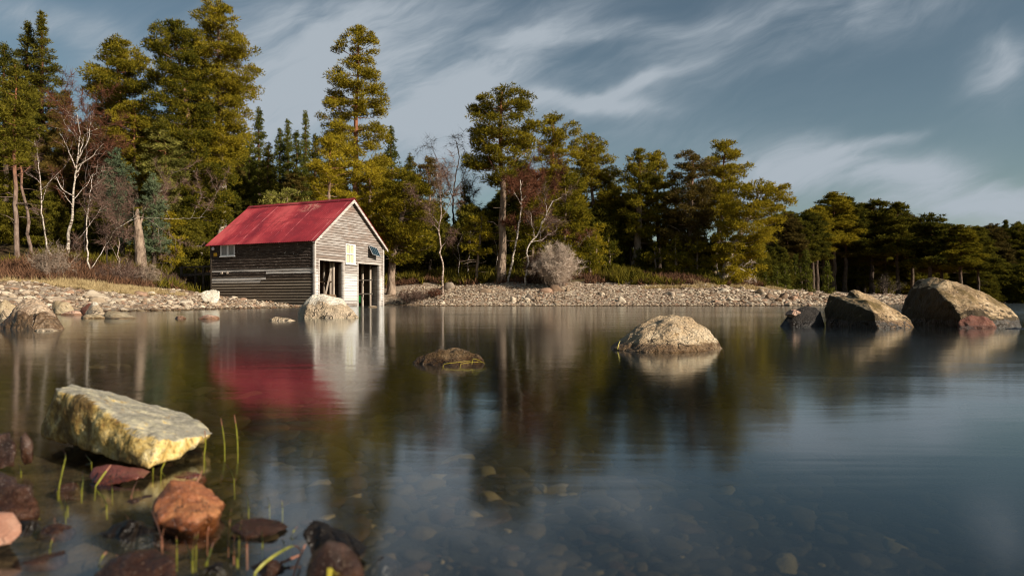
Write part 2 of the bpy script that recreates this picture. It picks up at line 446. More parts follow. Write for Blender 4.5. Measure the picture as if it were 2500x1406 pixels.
def board_mat(name, kind):
    m, nt = mk(name)
    co = coords(nt); g = geom(nt)
    isl = g['Random Per Island']
    along = (.35, .35, 7.) 
    grain = noise(nt, co, 2.2, 6, .7, .3, sc=along)
    gr2 = noise(nt, co, 9., 4, .7, .2, sc=(.25, .25, 5.))
    blot = noise(nt, co, .9, 4, .65, .4)
    spots = noise(nt, co, 5.5, 3, .75)
    z = nd(nt, 'ShaderNodeSeparateXYZ', {0: co}).outputs[2]
    if kind == 'front':
        c = ramp(nt, grain, [(.32, (.11, .085, .07)), (.47, (.30, .265, .24)), (.6, (.50, .475, .45)), (.72, (.68, .66, .64))])
        c = mixc(nt, math_(nt, 'MULTIPLY', ramp(nt, gr2, [(.40, 1.), (.52, 0.)]), .75), c, (.17, .115, .085))
        c = mixc(nt, ramp(nt, isl, [(.0, .8), (.3, .0), (.75, 0.), (1., .6)]), c, (.22, .165, .135))
        fz = math_(nt, 'FRACT', math_(nt, 'DIVIDE', math_(nt, 'ADD', z, .45), .152))
        c = mixc(nt, math_(nt, 'MULTIPLY', smooth01(nt, fz, .72, .97), .8), c, (.10, .075, .06))
        white = math_(nt, 'MULTIPLY', smooth01(nt, z, .1, .5), math_(nt, 'SUBTRACT', 1., smooth01(nt, z, 1.55, 2.3)))
        c = mixc(nt, math_(nt, 'MULTIPLY', white, .6), c, (.82, .80, .78))
        st = math_(nt, 'MULTIPLY', smooth01(nt, z, 3.4, 5.2), ramp(nt, blot, [(.48, 0.), (.66, .5)]))
        c = mixc(nt, st, c, (.30, .16, .10))
    elif kind == 'side':
        c = ramp(nt, grain, [(.3, (.018, .012, .009)), (.55, (.060, .042, .032)), (.75, (.125, .09, .068))])
        c = mixc(nt, ramp(nt, spots, [(.66, 0.), (.72, .9)]), c, (.62, .56, .50))
        c = mixc(nt, math_(nt, 'MULTIPLY', ramp(nt, gr2, [(.56, 0.), (.66, 1.)]), .55), c, (.40, .33, .28))
        low = math_(nt, 'SUBTRACT', 1., smooth01(nt, math_(nt, 'ADD', z, math_(nt, 'MULTIPLY', blot, .5)), 1.55, 2.15))
        fz = math_(nt, 'FRACT', math_(nt, 'DIVIDE', math_(nt, 'ADD', z, .45), .165))
        edge = math_(nt, 'MULTIPLY', math_(nt, 'SUBTRACT', 1., smooth01(nt, fz, .12, .5)), math_(nt, 'SUBTRACT', 1., smooth01(nt, z, 1.6, 2.2)))
        c = mixc(nt, math_(nt, 'MULTIPLY', low, .8), c, mixc(nt, math_(nt, 'MULTIPLY', edge, math_(nt, 'ADD', .45, math_(nt, 'MULTIPLY', isl, .5))), mixc(nt, grain, (.03, .02, .013), (.16, .115, .078)), mixc(nt, grain, (.30, .235, .16), (.72, .62, .50))))
        band = math_(nt, 'MULTIPLY', math_(nt, 'MULTIPLY', smooth01(nt, z, 1.3, 1.5), math_(nt, 'SUBTRACT', 1., smooth01(nt, z, 2.0, 2.25))), ramp(nt, isl, [(.55, 0.), (.62, .8), (1., .9)]))
        c = mixc(nt, math_(nt, 'MULTIPLY', band, ramp(nt, grain, [(.35, .1), (.5, 1.)])), c, (.70, .65, .60))
    elif kind == 'inner':
        c = ramp(nt, grain, [(.3, (.10, .065, .04)), (.6, (.26, .18, .12)), (.75, (.36, .27, .19))])
    else:
        c = ramp(nt, grain, [(.3, (.22, .18, .15)), (.5, (.48, .43, .39)), (.65, (.68, .65, .61))])
    h = math_(nt, 'ADD', grain, math_(nt, 'MULTIPLY', gr2, .5))
    pbr(nt, c, .85, bump(nt, h, .5, .02), .2)
    return m


MAT['board_front'] = board_mat('weathered_white_boards', 'front')
MAT['board_side'] = board_mat('dark_weathered_boards', 'side')
MAT['board_inner'] = board_mat('bare_inner_boards', 'inner')
MAT['board_trim'] = board_mat('white_painted_trim', 'trim')


def roof_mat():
    m, nt = mk('red_corrugated_roof')
    co = coords(nt)
    sep = nd(nt, 'ShaderNodeSeparateXYZ', {0: co})
    n1 = noise(nt, co, .55, 5, .6, .5)
    n2 = noise(nt, co, 2.2, 5, .7, sc=(.35, 5., .35))
    c = ramp(nt, n1, [(.38, (.15, .013, .022)), (.5, (.27, .027, .036)), (.62, (.40, .068, .072))])
    c = mixc(nt, math_(nt, 'MULTIPLY', ramp(nt, n2, [(.52, 0.), (.68, 1.)]), .6), c, (.12, .012, .016))
    front = math_(nt, 'SUBTRACT', 1., smooth01(nt, sep.outputs[1], .2, 4.2))
    c = mixc(nt, math_(nt, 'MULTIPLY', front, .45), c, (.25, .022, .03))
    # bare rusty patch under the ridge where the paint has flaked
    dy = math_(nt, 'DIVIDE', math_(nt, 'SUBTRACT', sep.outputs[1], 2.7), .75)
    dz = math_(nt, 'DIVIDE', math_(nt, 'SUBTRACT', sep.outputs[2], 6.0), .30)
    rr = math_(nt, 'ADD', math_(nt, 'MULTIPLY', dy, dy), math_(nt, 'MULTIPLY', dz, dz))
    patch = math_(nt, 'MULTIPLY', math_(nt, 'SUBTRACT', 1., smooth01(nt, rr, .1, 1.7)), ramp(nt, noise(nt, co, 5, 4, .7), [(.46, 0.), (.60, .6)]))
    c = mixc(nt, patch, c, (.42, .27, .20))
    fy = math_(nt, 'FRACT', math_(nt, 'DIVIDE', sep.outputs[1], .79))
    ln = math_(nt, 'MULTIPLY', math_(nt, 'LESS_THAN', fy, .035), ramp(nt, noise(nt, co, 2.2, 3, .6), [(.4, 0.), (.6, .55)]))
    c = mixc(nt, ln, c, (.60, .25, .25))
    lz = math_(nt, 'LESS_THAN', math_(nt, 'ABSOLUTE', math_(nt, 'SUBTRACT', sep.outputs[2], 5.05)), .02)
    c = mixc(nt, math_(nt, 'MULTIPLY', lz, .5), c, (.12, .012, .016))
    fl = ramp(nt, noise(nt, co, 14, 3, .7), [(.66, 0.), (.72, .6)])
    c = mixc(nt, fl, c, (.72, .42, .40))
    pbr(nt, c, .55, None, .35)
    return m


MAT['roof'] = roof_mat()
MAT['cream'] = flat_mat('cream_blind_behind_glass', (.50, .45, .28), (.66, .62, .44), 2.5, .25, .5)
MAT['cream_bright'] = flat_mat('pale_glazing', (.80, .77, .62), (.86, .84, .74), 3, .2, .5)
MAT['curtain'] = flat_mat('grey_curtain_behind_glass', (.13, .13, .14), (.36, .34, .33), 7, .2, .5, sc=(8, 8, .3))
MAT['white_paint'] = flat_mat('white_paint', (.66, .66, .66), (.84, .83, .82), 9, .6)
MAT['metal'] = flat_mat('grey_metal', (.35, .35, .36), (.5, .5, .5), 9, .45)
MAT['yellow'] = flat_mat('yellow_sign_paint', (.70, .36, .01), (.78, .45, .02), 9, .5)
MAT['green'] = flat_mat('green_hull_paint', (.02, .30, .05), (.05, .45, .09), 4, .5)
MAT['darkwood'] = flat_mat('dark_jetty_wood', (.03, .022, .016), (.10, .075, .055), 5, .85, sc=(1, 1, 1))
MAT['blade'] = flat_mat('yellow_green_grass_shoot', (.13, .14, .018), (.33, .31, .04), 60, .45, .4)
MAT['blade_tip'] = flat_mat('pink_grass_tip', (.26, .10, .06), (.42, .20, .12), 60, .5, .4)
MAT['blade_yellow'] = flat_mat('yellow_straw', (.36, .30, .03), (.55, .46, .06), 40, .45, .4)


def solar_mat():
    m, nt = mk('solar_cells')
    co = coords(nt)
    b = nd(nt, 'ShaderNodeTexBrick', {'Vector': co, 'Color1': (.012, .03, .045, 1), 'Color2': (.016, .04, .06, 1), 'Mortar': (.35, .4, .42, 1), 'Scale': 1.0, 'Mortar Size': .006, 'Brick Width': .21, 'Row Height': .13}, offset=0.).outputs[0]
    pbr(nt, b, .2, None, .5)
    return m


MAT['solar'] = solar_mat()

# ------------------------------------------------------------------ terrain
WATER = np.array([(-.1, -.4), (-.35, .35), (-.7, .9), (-1.3, 1.6), (-3, 4), (-7.2, 9), (-12.5, 14.5), (-11.6, 18), (-10.6, 22), (-10.4, 26), (-10.2, 33), (-10.4, 38),
                  (-9.6, 42), (-7.4, 42.6), (-6, 40), (-2, 39.6), (4, 39.3), (12, 40.2), (20, 43), (27, 50), (36, 64), (56, 88), (92, 112), (120, 104), (150, 70), (220, 60), (700, 60), (700, -90), (5, -90), (.3, -1.5)], float)


def shore(x, y):
    """signed distance to the water line, positive on land"""
    x = np.asarray(x, float); y = np.asarray(y, float)
    d = np.full(x.shape, 1e9); inside = np.zeros(x.shape, bool)
    n = len(WATER)
    for i in range(n):
        ax, ay = WATER[i]; bx, by = WATER[(i + 1) % n]
        ex, ey = bx - ax, by - ay
        t = np.clip(((x - ax) * ex + (y - ay) * ey) / (ex * ex + ey * ey), 0, 1)
        d = np.minimum(d, np.hypot(x - ax - t * ex, y - ay - t * ey))
        c = ((ay > y) != (by > y))
        with np.errstate(divide='ignore', invalid='ignore'):
            c &= x < (bx - ax) * (y - ay) / (by - ay + 1e-12) + ax
        inside ^= c
    return np.where(inside, -d, d)


C0 = np.array([-10.99, 38.0]); U = np.array([.417, .909]); V = np.array([-.909, .417])
BW, BL, EAVE, RIDGE = 6.45, 7.9, 3.76, 6.34


def sst(v, a, b):
    t = np.clip((v - a) / (b - a), 0, 1)
    return t * t * (3 - 2 * t)


def ground(x, y, bumpy=True):
    x = np.asarray(x, float); y = np.asarray(y, float)
    d = shore(x, y)
    L = np.interp(d, [0, 4, 8, 10, 17, 24, 36, 60, 150, 1000], [0, .38, .84, 1.1, 2.6, 3.8, 7.4, 12, 18, 40])
    Rr = np.interp(d, [0, 3, 6, 10, 17, 24, 36, 60, 150, 1000], [0, .42, .92, 1.7, 2.5, 3.0, 4.2, 6.5, 11, 30])
    FR = np.interp(d, [0, 4, 8, 17, 30, 60, 150, 1000], [0, .95, 1.2, 1.8, 4, 9, 14, 30])
    wl = 1 - sst(x, -14, -7); wr = sst(x, 24, 40)
    z = L * wl + Rr * (1 - wl) * (1 - wr) + FR * wr
    z = np.where(y < 12, z * .6, z)
    cap = np.interp(y, [0, 10, 32, 36, 40, 46, 60, 80], [.25, .5, 1.08, 1.6, 2.4, 3.4, 7.5, 14])
    z = np.where((z > cap) & (y < 80), z + (cap - z) * (1 - sst(x, -13, -8)), z)
    bed = -1.2 * (1 - np.exp(-np.abs(d) * .11))
    z = np.where(d < 0, bed, z)
    # the boathouse stands in a shallow dug basin
    rx, ry = x - C0[0], y - C0[1]
    u = rx * U[0] + ry * U[1]; v = rx * V[0] + ry * V[1]
    du = np.maximum(np.maximum(-u - .3, u - BW - .2), 0); dv = np.maximum(np.maximum(-v - 1.5, v - BL - .4), 0)
    w = 1 - sst(np.hypot(du, dv), 0, 3.2)
    zb = np.interp(v, [-2, 1, 4, 9], [-.5, -.25, .2, .55])
    z = np.where(z > zb, z * (1 - w) + zb * w, z)
    if bumpy:
        p = np.stack([x.ravel(), y.ravel(), 0 * x.ravel()], 1)
        n = (fbm(p * .45, 3, 4) * .16 * sst(d, 4, 12).ravel() + fbm(p * 2.1, 5, 3) * .035 * sst(np.abs(d), .1, 1.5).ravel()).reshape(x.shape)
        z = z + n * np.where(np.abs(d) < 200, 1, 0)
    return z


def gz(x, y): return float(ground(np.array([x]), np.array([y]))[0])


def hit(px, py):
    """where the ray through a photo point meets the land or the water"""
    D = np.concatenate([np.linspace(1, 15, 80), np.linspace(15, 130, 900)])
    p = np.stack([(px - 1250) / F * D, D, H + (HY - py) / F * D], 1)
    g = np.maximum(ground(p[:, 0], p[:, 1]), 0)
    k = np.nonzero(p[:, 2] <= g)[0]
    k = k[0] if len(k) else len(D) - 1
    return p[k, 0], p[k, 1], float(g[k])


xs = np.unique(np.concatenate([np.linspace(-1500, -60, 18), np.linspace(-60, -26, 56), np.linspace(-26, 40, 250), np.linspace(40, 130, 110), np.linspace(130, 1500, 18)]))
ys = np.unique(np.concatenate([np.linspace(-90, -3, 10), np.linspace(-3, 6, 60), np.linspace(6, 70, 240), np.linspace(70, 160, 80), np.linspace(160, 1500, 14)]))
gx, gy = np.meshgrid(xs, ys)
gzv = ground(gx, gy)
nx, ny = len(xs), len(ys)
ii = np.arange(ny - 1)[:, None] * nx + np.arange(nx - 1)[None]
G = Geo().add(np.stack([gx, gy, gzv], -1), q=np.stack([ii, ii + 1, ii + nx + 1, ii + nx], -1))
tag(link('ground', G.mesh('ground', MAT['ground'], True)), kind='structure')
W = Geo().box((-1400, -80, -6), (1400, 1400, 0))
tag(link('water', W.mesh('water', MAT['water'])), kind='structure')


# ------------------------------------------------------------------ stones
def voxel(geo_or_bm, size):
    bm = geo_or_bm
    me = bpy.data.meshes.new('tmp'); bm.to_mesh(me); bm.free()
    o = bpy.data.objects.new('tmp', me); COL.objects.link(o)
    md = o.modifiers.new('r', 'REMESH'); md.mode = 'VOXEL'; md.voxel_size = size
    dg = bpy.context.evaluated_depsgraph_get()
    dg.update()
    m2 = bpy.data.meshes.new_from_object(o.evaluated_get(dg))
    bpy.data.objects.remove(o); bpy.data.meshes.remove(me)
    return m2


def relax(me, it, k=.5):
    n = len(me.vertices)
    co = np.empty(n * 3, np.float32); me.vertices.foreach_get('co', co); co = co.reshape(-1, 3).astype(float)
    e = np.empty(len(me.edges) * 2, np.int32); me.edges.foreach_get('vertices', e); e = e.reshape(-1, 2)
    deg = np.bincount(e.ravel(), minlength=n)[:, None] + 1e-9
    for _ in range(it):
        s = np.zeros_like(co)
        np.add.at(s, e[:, 0], co[e[:, 1]]); np.add.at(s, e[:, 1], co[e[:, 0]])
        co += k * (s / deg - co)
    me.vertices.foreach_set('co', co.astype(np.float32).ravel()); me.update()
    return co


def hull_rock(name, hulls, mat, label, cat='rock', round_=4, amp=.04, freq=3., seed=0, res=55, group=None, extra=None, ridged=0.):
    """hulls: lists of world points; each gives a convex block, the blocks are fused, rounded and weathered"""
    bm = bmesh.new()
    allp = np.vstack([np.asarray(h, float) for h in hulls])
    org = np.array([allp[:, 0].mean(), allp[:, 1].mean(), 0.0])
    for h in hulls:
        vs = [bm.verts.new(Vector(np.asarray(p, float) - org)) for p in h]
        r = bmesh.ops.convex_hull(bm, input=vs)
        junk = [g for g in r['geom_interior'] if isinstance(g, bmesh.types.BMVert)]
        bmesh.ops.delete(bm, geom=junk, context='VERTS')
    size = float(np.ptp(allp, axis=0).max())
    me = voxel(bm, size / res)
    co = relax(me, round_)
    nrm = np.empty(len(co) * 3, np.float32); me.vertices.foreach_get('normal', nrm); nrm = nrm.reshape(-1, 3)
    a = fbm(co * freq, seed, 5, .55) * amp
    if ridged:
        a -= ridged * np.maximum(0, .12 - np.abs(fbm(co * freq * .55, seed + 9, 3))) / .12
    co = co + nrm * a[:, None]
    me.vertices.foreach_set('co', co.astype(np.float32).ravel())
    me.materials.clear(); me.materials.append(MAT[mat])
    me.polygons.foreach_set('use_smooth', np.full(len(me.polygons), True)); me.update()
    me.name = name
    o = link(name, me, loc=org)
    return tag(o, label, cat, group)


def ico(level):
    bm = bmesh.new(); bmesh.ops.create_icosphere(bm, subdivisions=level, radius=1)
    v = np.array([x.co[:] for x in bm.verts]); f = np.array([[x.index for x in p.verts] for p in bm.faces])
    bm.free()
    return v, f


IC = {k: ico(k) for k in (1, 2, 3, 4)}


def stone_shape(level, seed, amp=.28, facets=7):
    r = np.random.default_rng(seed)
    v, f = IC[level]
    v = v.copy()
    for _ in range(facets):        # knock flat faces off a ball
        n = r.normal(size=3); n /= np.linalg.norm(n); d = r.uniform(.55, .9)
        k = v @ n
        v -= np.outer(np.maximum(0, k - d), n)
    v *= (1 + amp * fbm(v * 1.3 + seed * 3.1, seed, 3))[:, None]
    return v, f


STONE_ME = []
for k in range(9):
    v, f = stone_shape(3, 40 + k, .22)
    STONE_ME.append(Geo().add(v, t=f).mesh('stone', MAT['stone'], True))


def stone(name, loc, size, label, cat='stone', mat=None, group=None, seed=None, rz=None):
    k = (seed if seed is not None else random.randrange(999))
    me = STONE_ME[k % 9]
    if mat:
        v, f = stone_shape(4, 100 + k, .2)
        v = v * (1 + .05 * fbm(v * 5, k, 3))[:, None] * np.asarray(size)
        o = link(name, Geo().add(v, t=f).mesh(name, MAT[mat], True), loc=loc)
    else:
        o = link(name, me, loc=loc)
        o.scale = size
    o.rotation_euler = (0, 0, (random.uniform(0, 6.28) if not mat else 0) if rz is None else rz)
    return tag(o, label, cat, group)


def pts(D, lst):
    """lst of (px, py, extra distance)"""
    return [P(a, b, D + c) for a, b, c in lst]


def skirt(p, z=-.3):
    p = np.array(p); q = p.copy(); q[:, 2] = z
    return q


# -- the wedge shaped slab close to the camera
D1 = 1.25
top = [P(132, 944, 1.40), P(172, 938, 1.50), P(278, 966, 1.54), P(380, 984, 1.55), P(455, 1012, 1.50), P(526, 1056, 1.36), P(392, 1078, 1.20), P(288, 1024, 1.25), P(206, 966, 1.32), P(140, 955, 1.36)]
bot = [P(100, 1060, 1.40), P(190, 1092, 1.32), P(262, 1122, 1.24), P(365, 1146, 1.17), P(415, 1125, 1.22), P(500, 1082, 1.35), P(480, 1070, 1.5), P(250, 1060, 1.6)]
hull_rock('slab_rock', [top + bot], 'slab', 'big pale wedge of rock with a grey flat top and yellow lichen sides', 'rock', 1, .006, 16., 3, 100, ridged=.002)

hull_rock('boulder', [pts(.92, [(368, 1236, .03), (380, 1202, .02), (422, 1170, .03), (462, 1174, .05), (512, 1198, .05), (556, 1232, .03), (520, 1262, -.02), (440, 1290, -.05), (380, 1275, -.03), (400, 1320, 0), (520, 1310, 0), (430, 1215, .10), (520, 1225, .10), (460, 1300, .06)])],
          'rust', 'rounded rust orange stone standing in shallow water in front of the pale slab', 'stone', 3, .0055, 24., 5, 60)
hull_rock('stone', [pts(1.14, [(212, 1165, 0), (225, 1140, .02), (260, 1133, .03), (300, 1142, .03), (345, 1143, .03), (372, 1150, .02), (352, 1166, -.02), (240, 1190, -.03), (225, 1180, -.02), (300, 1180, -.03), (290, 1160, .10), (240, 1160, .1)])],
          'maroon', 'low maroon stone tucked under the front edge of the pale slab', 'stone', 6, .0022, 24., 6, 56)
hull_rock('stone', [pts(.98, [(-60, 1160, 0), (-20, 1140, .03), (30, 1150, .03), (70, 1185, .0), (96, 1230, -.02), (92, 1265, -.03), (20, 1275, -.06), (-60, 1270, -.04), (0, 1200, .12)])],
          'wet_brown', 'dark wet brown stone glistening at the frame edge below the pale slab', 'stone', 4, .006, 26., 7, 50)
hull_rock('stone', [pts(1.2, [(-50, 1085, 0), (-10, 1062, .02), (25, 1052, .02), (38, 1090, 0), (36, 1140, -.02), (-40, 1150, -.02), (0, 1090, .1)]),
                    pts(1.2, [(52, 1062, 0), (62, 1050, .01), (74, 1075, .01), (80, 1130, 0), (55, 1140, 0), (65, 1090, .06)])],
          'wet_brown', 'wet dark brown split stone behind the glistening stone beside the pale slab', 'stone', 2, .004, 26., 8, 60)
hull_rock('stone', [pts(.82, [(-40, 1262, 0), (0, 1246, .02), (32, 1250, .02), (52, 1275, .01), (58, 1300, 0), (30, 1330, -.02), (-40, 1345, -.03), (0, 1290, .08)])],
          'wet_pink', 'smooth pinkish stone at the corner below the wet brown stones', 'stone', 5, .002, 26., 9, 44)
hull_rock('stone', [pts(.88, [(556, 1290, 0), (590, 1264, .03), (640, 1260, .04), (690, 1272, .03), (712, 1286, .02), (668, 1305, -.02), (600, 1316, -.02), (620, 1290, .08)])],
          'wet_brown', 'flat brown stone just breaking the surface beyond the rust orange stone', 'stone', 4, .0015, 20., 10, 56)
hull_rock('stone', [pts(.80, [(735, 1300, 0), (765, 1268, .02), (800, 1270, .03), (850, 1300, .02), (905, 1340, .0), (880, 1360, -.03), (760, 1360, -.02), (820, 1310, .07)])],
          'slate_dark', 'black wet stone rising behind a brown stone at the bottom edge', 'stone', 4, .003, 26., 11, 46)
hull_rock('stone', [pts(.72, [(760, 1345, .02), (800, 1314, .02), (840, 1322, .02), (875, 1355, .01), (888, 1400, 0), (890, 1450, -.03), (745, 1460, -.03), (745, 1390, 0), (810, 1380, .08)])],
          'wet_brown', 'brown wet stone at the bottom edge with a yellow straw across it', 'stone', 5, .002, 26., 12, 46)
hull_rock('stone', [pts(.73, [(215, 1420, 0), (260, 1365, .02), (310, 1340, .03), (380, 1338, .04), (430, 1360, .02), (440, 1420, -.02), (300, 1450, -.03), (320, 1380, .09)])],
          'wet_brown', 'low wet stone beneath grass shoots at the bottom edge', 'stone', 4, .003, 26., 13, 46)

POOL = [(276, 1316, 190, 62, 'slate_dark', 'grey stone under a skin of water between the rust stone and the corner'), (120, 1300, 90, 26, 'wet_brown', 'dark wet stone low in the corner pool'),
        (70, 1372, 130, 30, 'wet_brown', 'brown stone awash in the corner beneath the pinkish stone'), (520, 1392, 120, 30, 'slate_dark', 'dark stone under the grass shoots at the bottom edge'),
        (640, 1400, 110, 34, 'wet_brown', 'brown stone beneath the arching stem'), (150, 1196, 80, 22, 'wet_brown', 'dark stone in the black shade of the slab'),
        (445, 1166, 90, 18, 'maroon', 'thin reddish stone behind the rust orange stone'), (930, 1372, 90, 20, 'slate_dark', 'black stone awash past the brown stone with the straw'),
        (20, 1300, 120, 30, 'slate_dark', 'dark stone behind the pinkish corner stone'), (330, 1225, 100, 16, 'wet_brown', 'flat dark stone just behind the rust orange stone')]
for k, (cx, by, wpx, hpx, mt, lb) in enumerate(POOL):
    D = WD(by); w_ = wpx / F * D / 2
    x, y, z = P(cx, by, D)
    stone('stone', (x, y + w_ * .6, -.012), (w_, w_ * .8, hpx / F * D * .8 + .008), lb, mat=mt, seed=80 + k)

# -- stones standing in the lake
Dm = WD(887)
hull_rock('boulder', [pts(Dm, [(1015, 886, 0), (1042, 876, .0), (1070, 863, .05), (1105, 855, .08), (1140, 856, .08), (1168, 864, .06), (1182, 886, 0), (1100, 890, -.12), (1160, 889, -.08), (1060, 889, -.1), (1100, 880, .3), (1140, 880, .3),
                               (1010, 905, 0), (1190, 905, 0), (1100, 905, -.15)])],
          'moss_rock', 'small brown mossy rock with yellow grass strands in mid water', 'rock', 3, .022, 9., 14, 64)
Db = WD(852)
hull_rock('boulder', [pts(Db, [(1484, 852, .1), (1520, 825, .12), (1555, 795, .18), (1600, 774, .2), (1640, 768, .2), (1680, 772, .2), (1720, 795, .18), (1748, 825, .1), (1765, 852, .05), (1500, 856, -.1), (1560, 858, -.28), (1640, 860, -.33), (1720, 857, -.2),
                               (1560, 820, -.08), (1640, 802, -.1), (1700, 815, -.06), (1560, 830, .6), (1640, 815, .6), (1720, 830, .5), (1475, 880, 0), (1775, 880, 0), (1620, 880, -.35)])],
          'granite_speck', 'domed sunlit granite boulder alone in the water beyond the mossy rock', 'boulder', 10, .012, 12., 15, 120, ridged=.003)
Dg = WD(776)
hull_rock('boulder', [pts(Dg, [(726, 776, .2), (733, 752, .2), (745, 732, .2), (765, 717, .25), (790, 714, .3), (815, 722, .3), (835, 730, .3), (850, 746, .25), (868, 758, .1), (879, 776, 0), (740, 779, -.1), (800, 780, -.2), (860, 779, -.15),
                               (750, 750, -.05), (800, 735, -.02), (840, 750, -.05), (760, 745, .8), (820, 745, .8), (725, 785, .2), (885, 785, 0), (800, 788, -.2)])],
          'granite_white', 'bleached boulder in the water in front of the boathouse doorway', 'boulder', 5, .03, 3., 16, 80, ridged=.006)
Dl = WD(803)
hull_rock('boulder', [pts(Dl, [(-10, 803, .1), (15, 775, .1), (38, 748, .15), (62, 733, .2), (90, 731, .25), (112, 742, .2), (128, 762, .12), (142, 785, .05), (157, 804, 0), (30, 806, -.15), (80, 808, -.2), (130, 806, -.1), (45, 765, -.05), (90, 755, -.03), (60, 750, .6), (100, 755, .6), (-15, 820, .1), (165, 820, 0), (80, 820, -.2)])],
          'granite', 'large granite boulder with dark wet lower half by the stony shore', 'boulder', 4, .03, 4., 17, 80, ridged=.008)
# the pair of big boulders out in the lake, their shady flanks turned from the sun and also coloured dark
Dr = WD(799)
hull_rock('boulder', [pts(Dr, [(1900, 799, .4), (1916, 776, .4), (1940, 756, .42), (1965, 747, .45), (1990, 748, .45), (2006, 760, .4), (2012, 798, .3), (1930, 801, .2), (1990, 801, .2), (1950, 765, .8), (1895, 815, .4), (2020, 815, .3)])],
          'slate_dark', 'low round black boulder beside the smaller of the two big boulders', 'boulder', 5, .012, 4., 18, 50)
stone('stone', P(1934, 765, Dr + .33), (.085, .07, .05), 'small brown stone leaning on the low black boulder', mat='pink_rock', seed=5)
Dq = Dr
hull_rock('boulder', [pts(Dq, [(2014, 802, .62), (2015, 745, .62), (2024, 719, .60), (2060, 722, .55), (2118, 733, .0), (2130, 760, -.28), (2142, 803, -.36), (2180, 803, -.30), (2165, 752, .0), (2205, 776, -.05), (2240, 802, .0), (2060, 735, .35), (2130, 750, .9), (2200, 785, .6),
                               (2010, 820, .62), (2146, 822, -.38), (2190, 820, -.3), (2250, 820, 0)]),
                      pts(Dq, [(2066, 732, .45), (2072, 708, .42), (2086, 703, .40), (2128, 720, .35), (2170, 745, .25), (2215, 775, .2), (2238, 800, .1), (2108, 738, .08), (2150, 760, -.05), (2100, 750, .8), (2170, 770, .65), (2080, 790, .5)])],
          'granite_moss_shade', 'big slanting boulder with a notched top beside the largest boulder', 'boulder', 2, .018, 5., 19, 100, ridged=.006)
Dz = WD(798)
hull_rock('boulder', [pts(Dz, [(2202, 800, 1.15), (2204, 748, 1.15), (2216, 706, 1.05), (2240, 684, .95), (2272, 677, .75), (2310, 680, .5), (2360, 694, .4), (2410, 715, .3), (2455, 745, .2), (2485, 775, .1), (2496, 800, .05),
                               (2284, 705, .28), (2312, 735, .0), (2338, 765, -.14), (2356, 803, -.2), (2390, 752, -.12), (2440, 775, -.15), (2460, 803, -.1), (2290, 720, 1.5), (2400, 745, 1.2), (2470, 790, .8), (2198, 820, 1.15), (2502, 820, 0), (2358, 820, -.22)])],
          'granite_moss_shade', 'largest boulder, humped and mossy, sloping down into the lake', 'boulder', 4, .026, 4.5, 20, 104, ridged=.008)
hull_rock('boulder', [pts(Dz - .30, [(2334, 800, 0), (2340, 778, .02), (2370, 768, .05), (2405, 772, .05), (2430, 790, .02), (2434, 801, 0), (2380, 803, -.08), (2335, 815, 0), (2440, 815, 0), (2390, 790, .15)])],
          'red_rock', 'dark red stone sheltering against the foot of the largest boulder', 'stone', 3, .014, 12., 21, 50)
hull_rock('stone', [pts(WD(803), [(2440, 806, 0), (2470, 799, .05), (2530, 797, .1), (2560, 806, .1), (2500, 809, -.1), (2440, 815, 0), (2560, 815, 0)])], 'slate_dark', 'flat black stone awash at the frame edge by the largest boulder', 'stone', 4, .01, 5., 22, 40)

# named stones along the near shore of the beach
SMALL = [
    ((660, 716, 783, 9), 'granite_white', 'flat pale stone awash short of the boathouse boulder'),
    ((424, 450, 778, 7), 'pink_rock', 'little pink stone breaking the water before the dark boathouse wall'),
    ((478, 525, 779, 9), 'pink_rock', 'jagged pink stone in the water beneath the boathouse wall'),
    ((148, 190, 770, 12), 'pink_rock', 'rounded pink stone in the water beside the large granite boulder'),
    ((200, 246, 778, 12), 'flat_rock', 'sandy flat stone lying half under water in front of the red and white stone'),
    ((190, 238, 768, 24), 'red_rock', 'reddish stone capped with white at the edge of the beach'),
    ((118, 168, 766, 32), 'flat_rock', 'grey brown stone behind the large granite boulder'),
    ((-20, 38, 762, 30), 'flat_rock', 'grey ridge of stone at the frame edge behind the granite boulder'),
    ((82, 134, 808, 6), 'granite_white', 'thin pale stone awash under the large granite boulder'),
    ((-8, 22, 778, 20), 'granite_white', 'pale stone at the frame edge beside the granite boulder'),
]
for k, ((a, b, by, hpx), mt, lb) in enumerate(SMALL):
    D = min(WD(by), 15.)
    w = (b - a) / F * D / 2; hh = hpx / F * D
    x, y, z = P((a + b) / 2, by, D)
    stone('stone', (x, y + w * .5, 0), (w * 1.1, w * .9, hh * 1.15), lb, mat=mt, seed=60 + k)
hull_rock('stone', [pts(WD(778), [(252, 778, .1), (258, 763, .3), (275, 757, .4), (300, 765, .2), (338, 777, 0), (290, 780, -.3), (270, 770, 1.2), (310, 778, .9), (250, 790, .1), (345, 790, 0)])], 'flat_rock', 'sloping sandy rock sliding into the water at the end of the beach', 'rock', 3, .02, 3., 23, 44)
hull_rock('stone', [pts(13.5, [(205, 770, .1), (215, 750, .2), (226, 737, .25), (236, 737, .25), (240, 745, .2), (250, 758, .1), (260, 768, 0), (225, 772, -.2), (230, 750, .5)])], 'granite_white', 'white upright stone standing on the red one at the beach edge', 'stone', 2, .012, 7., 24, 44)

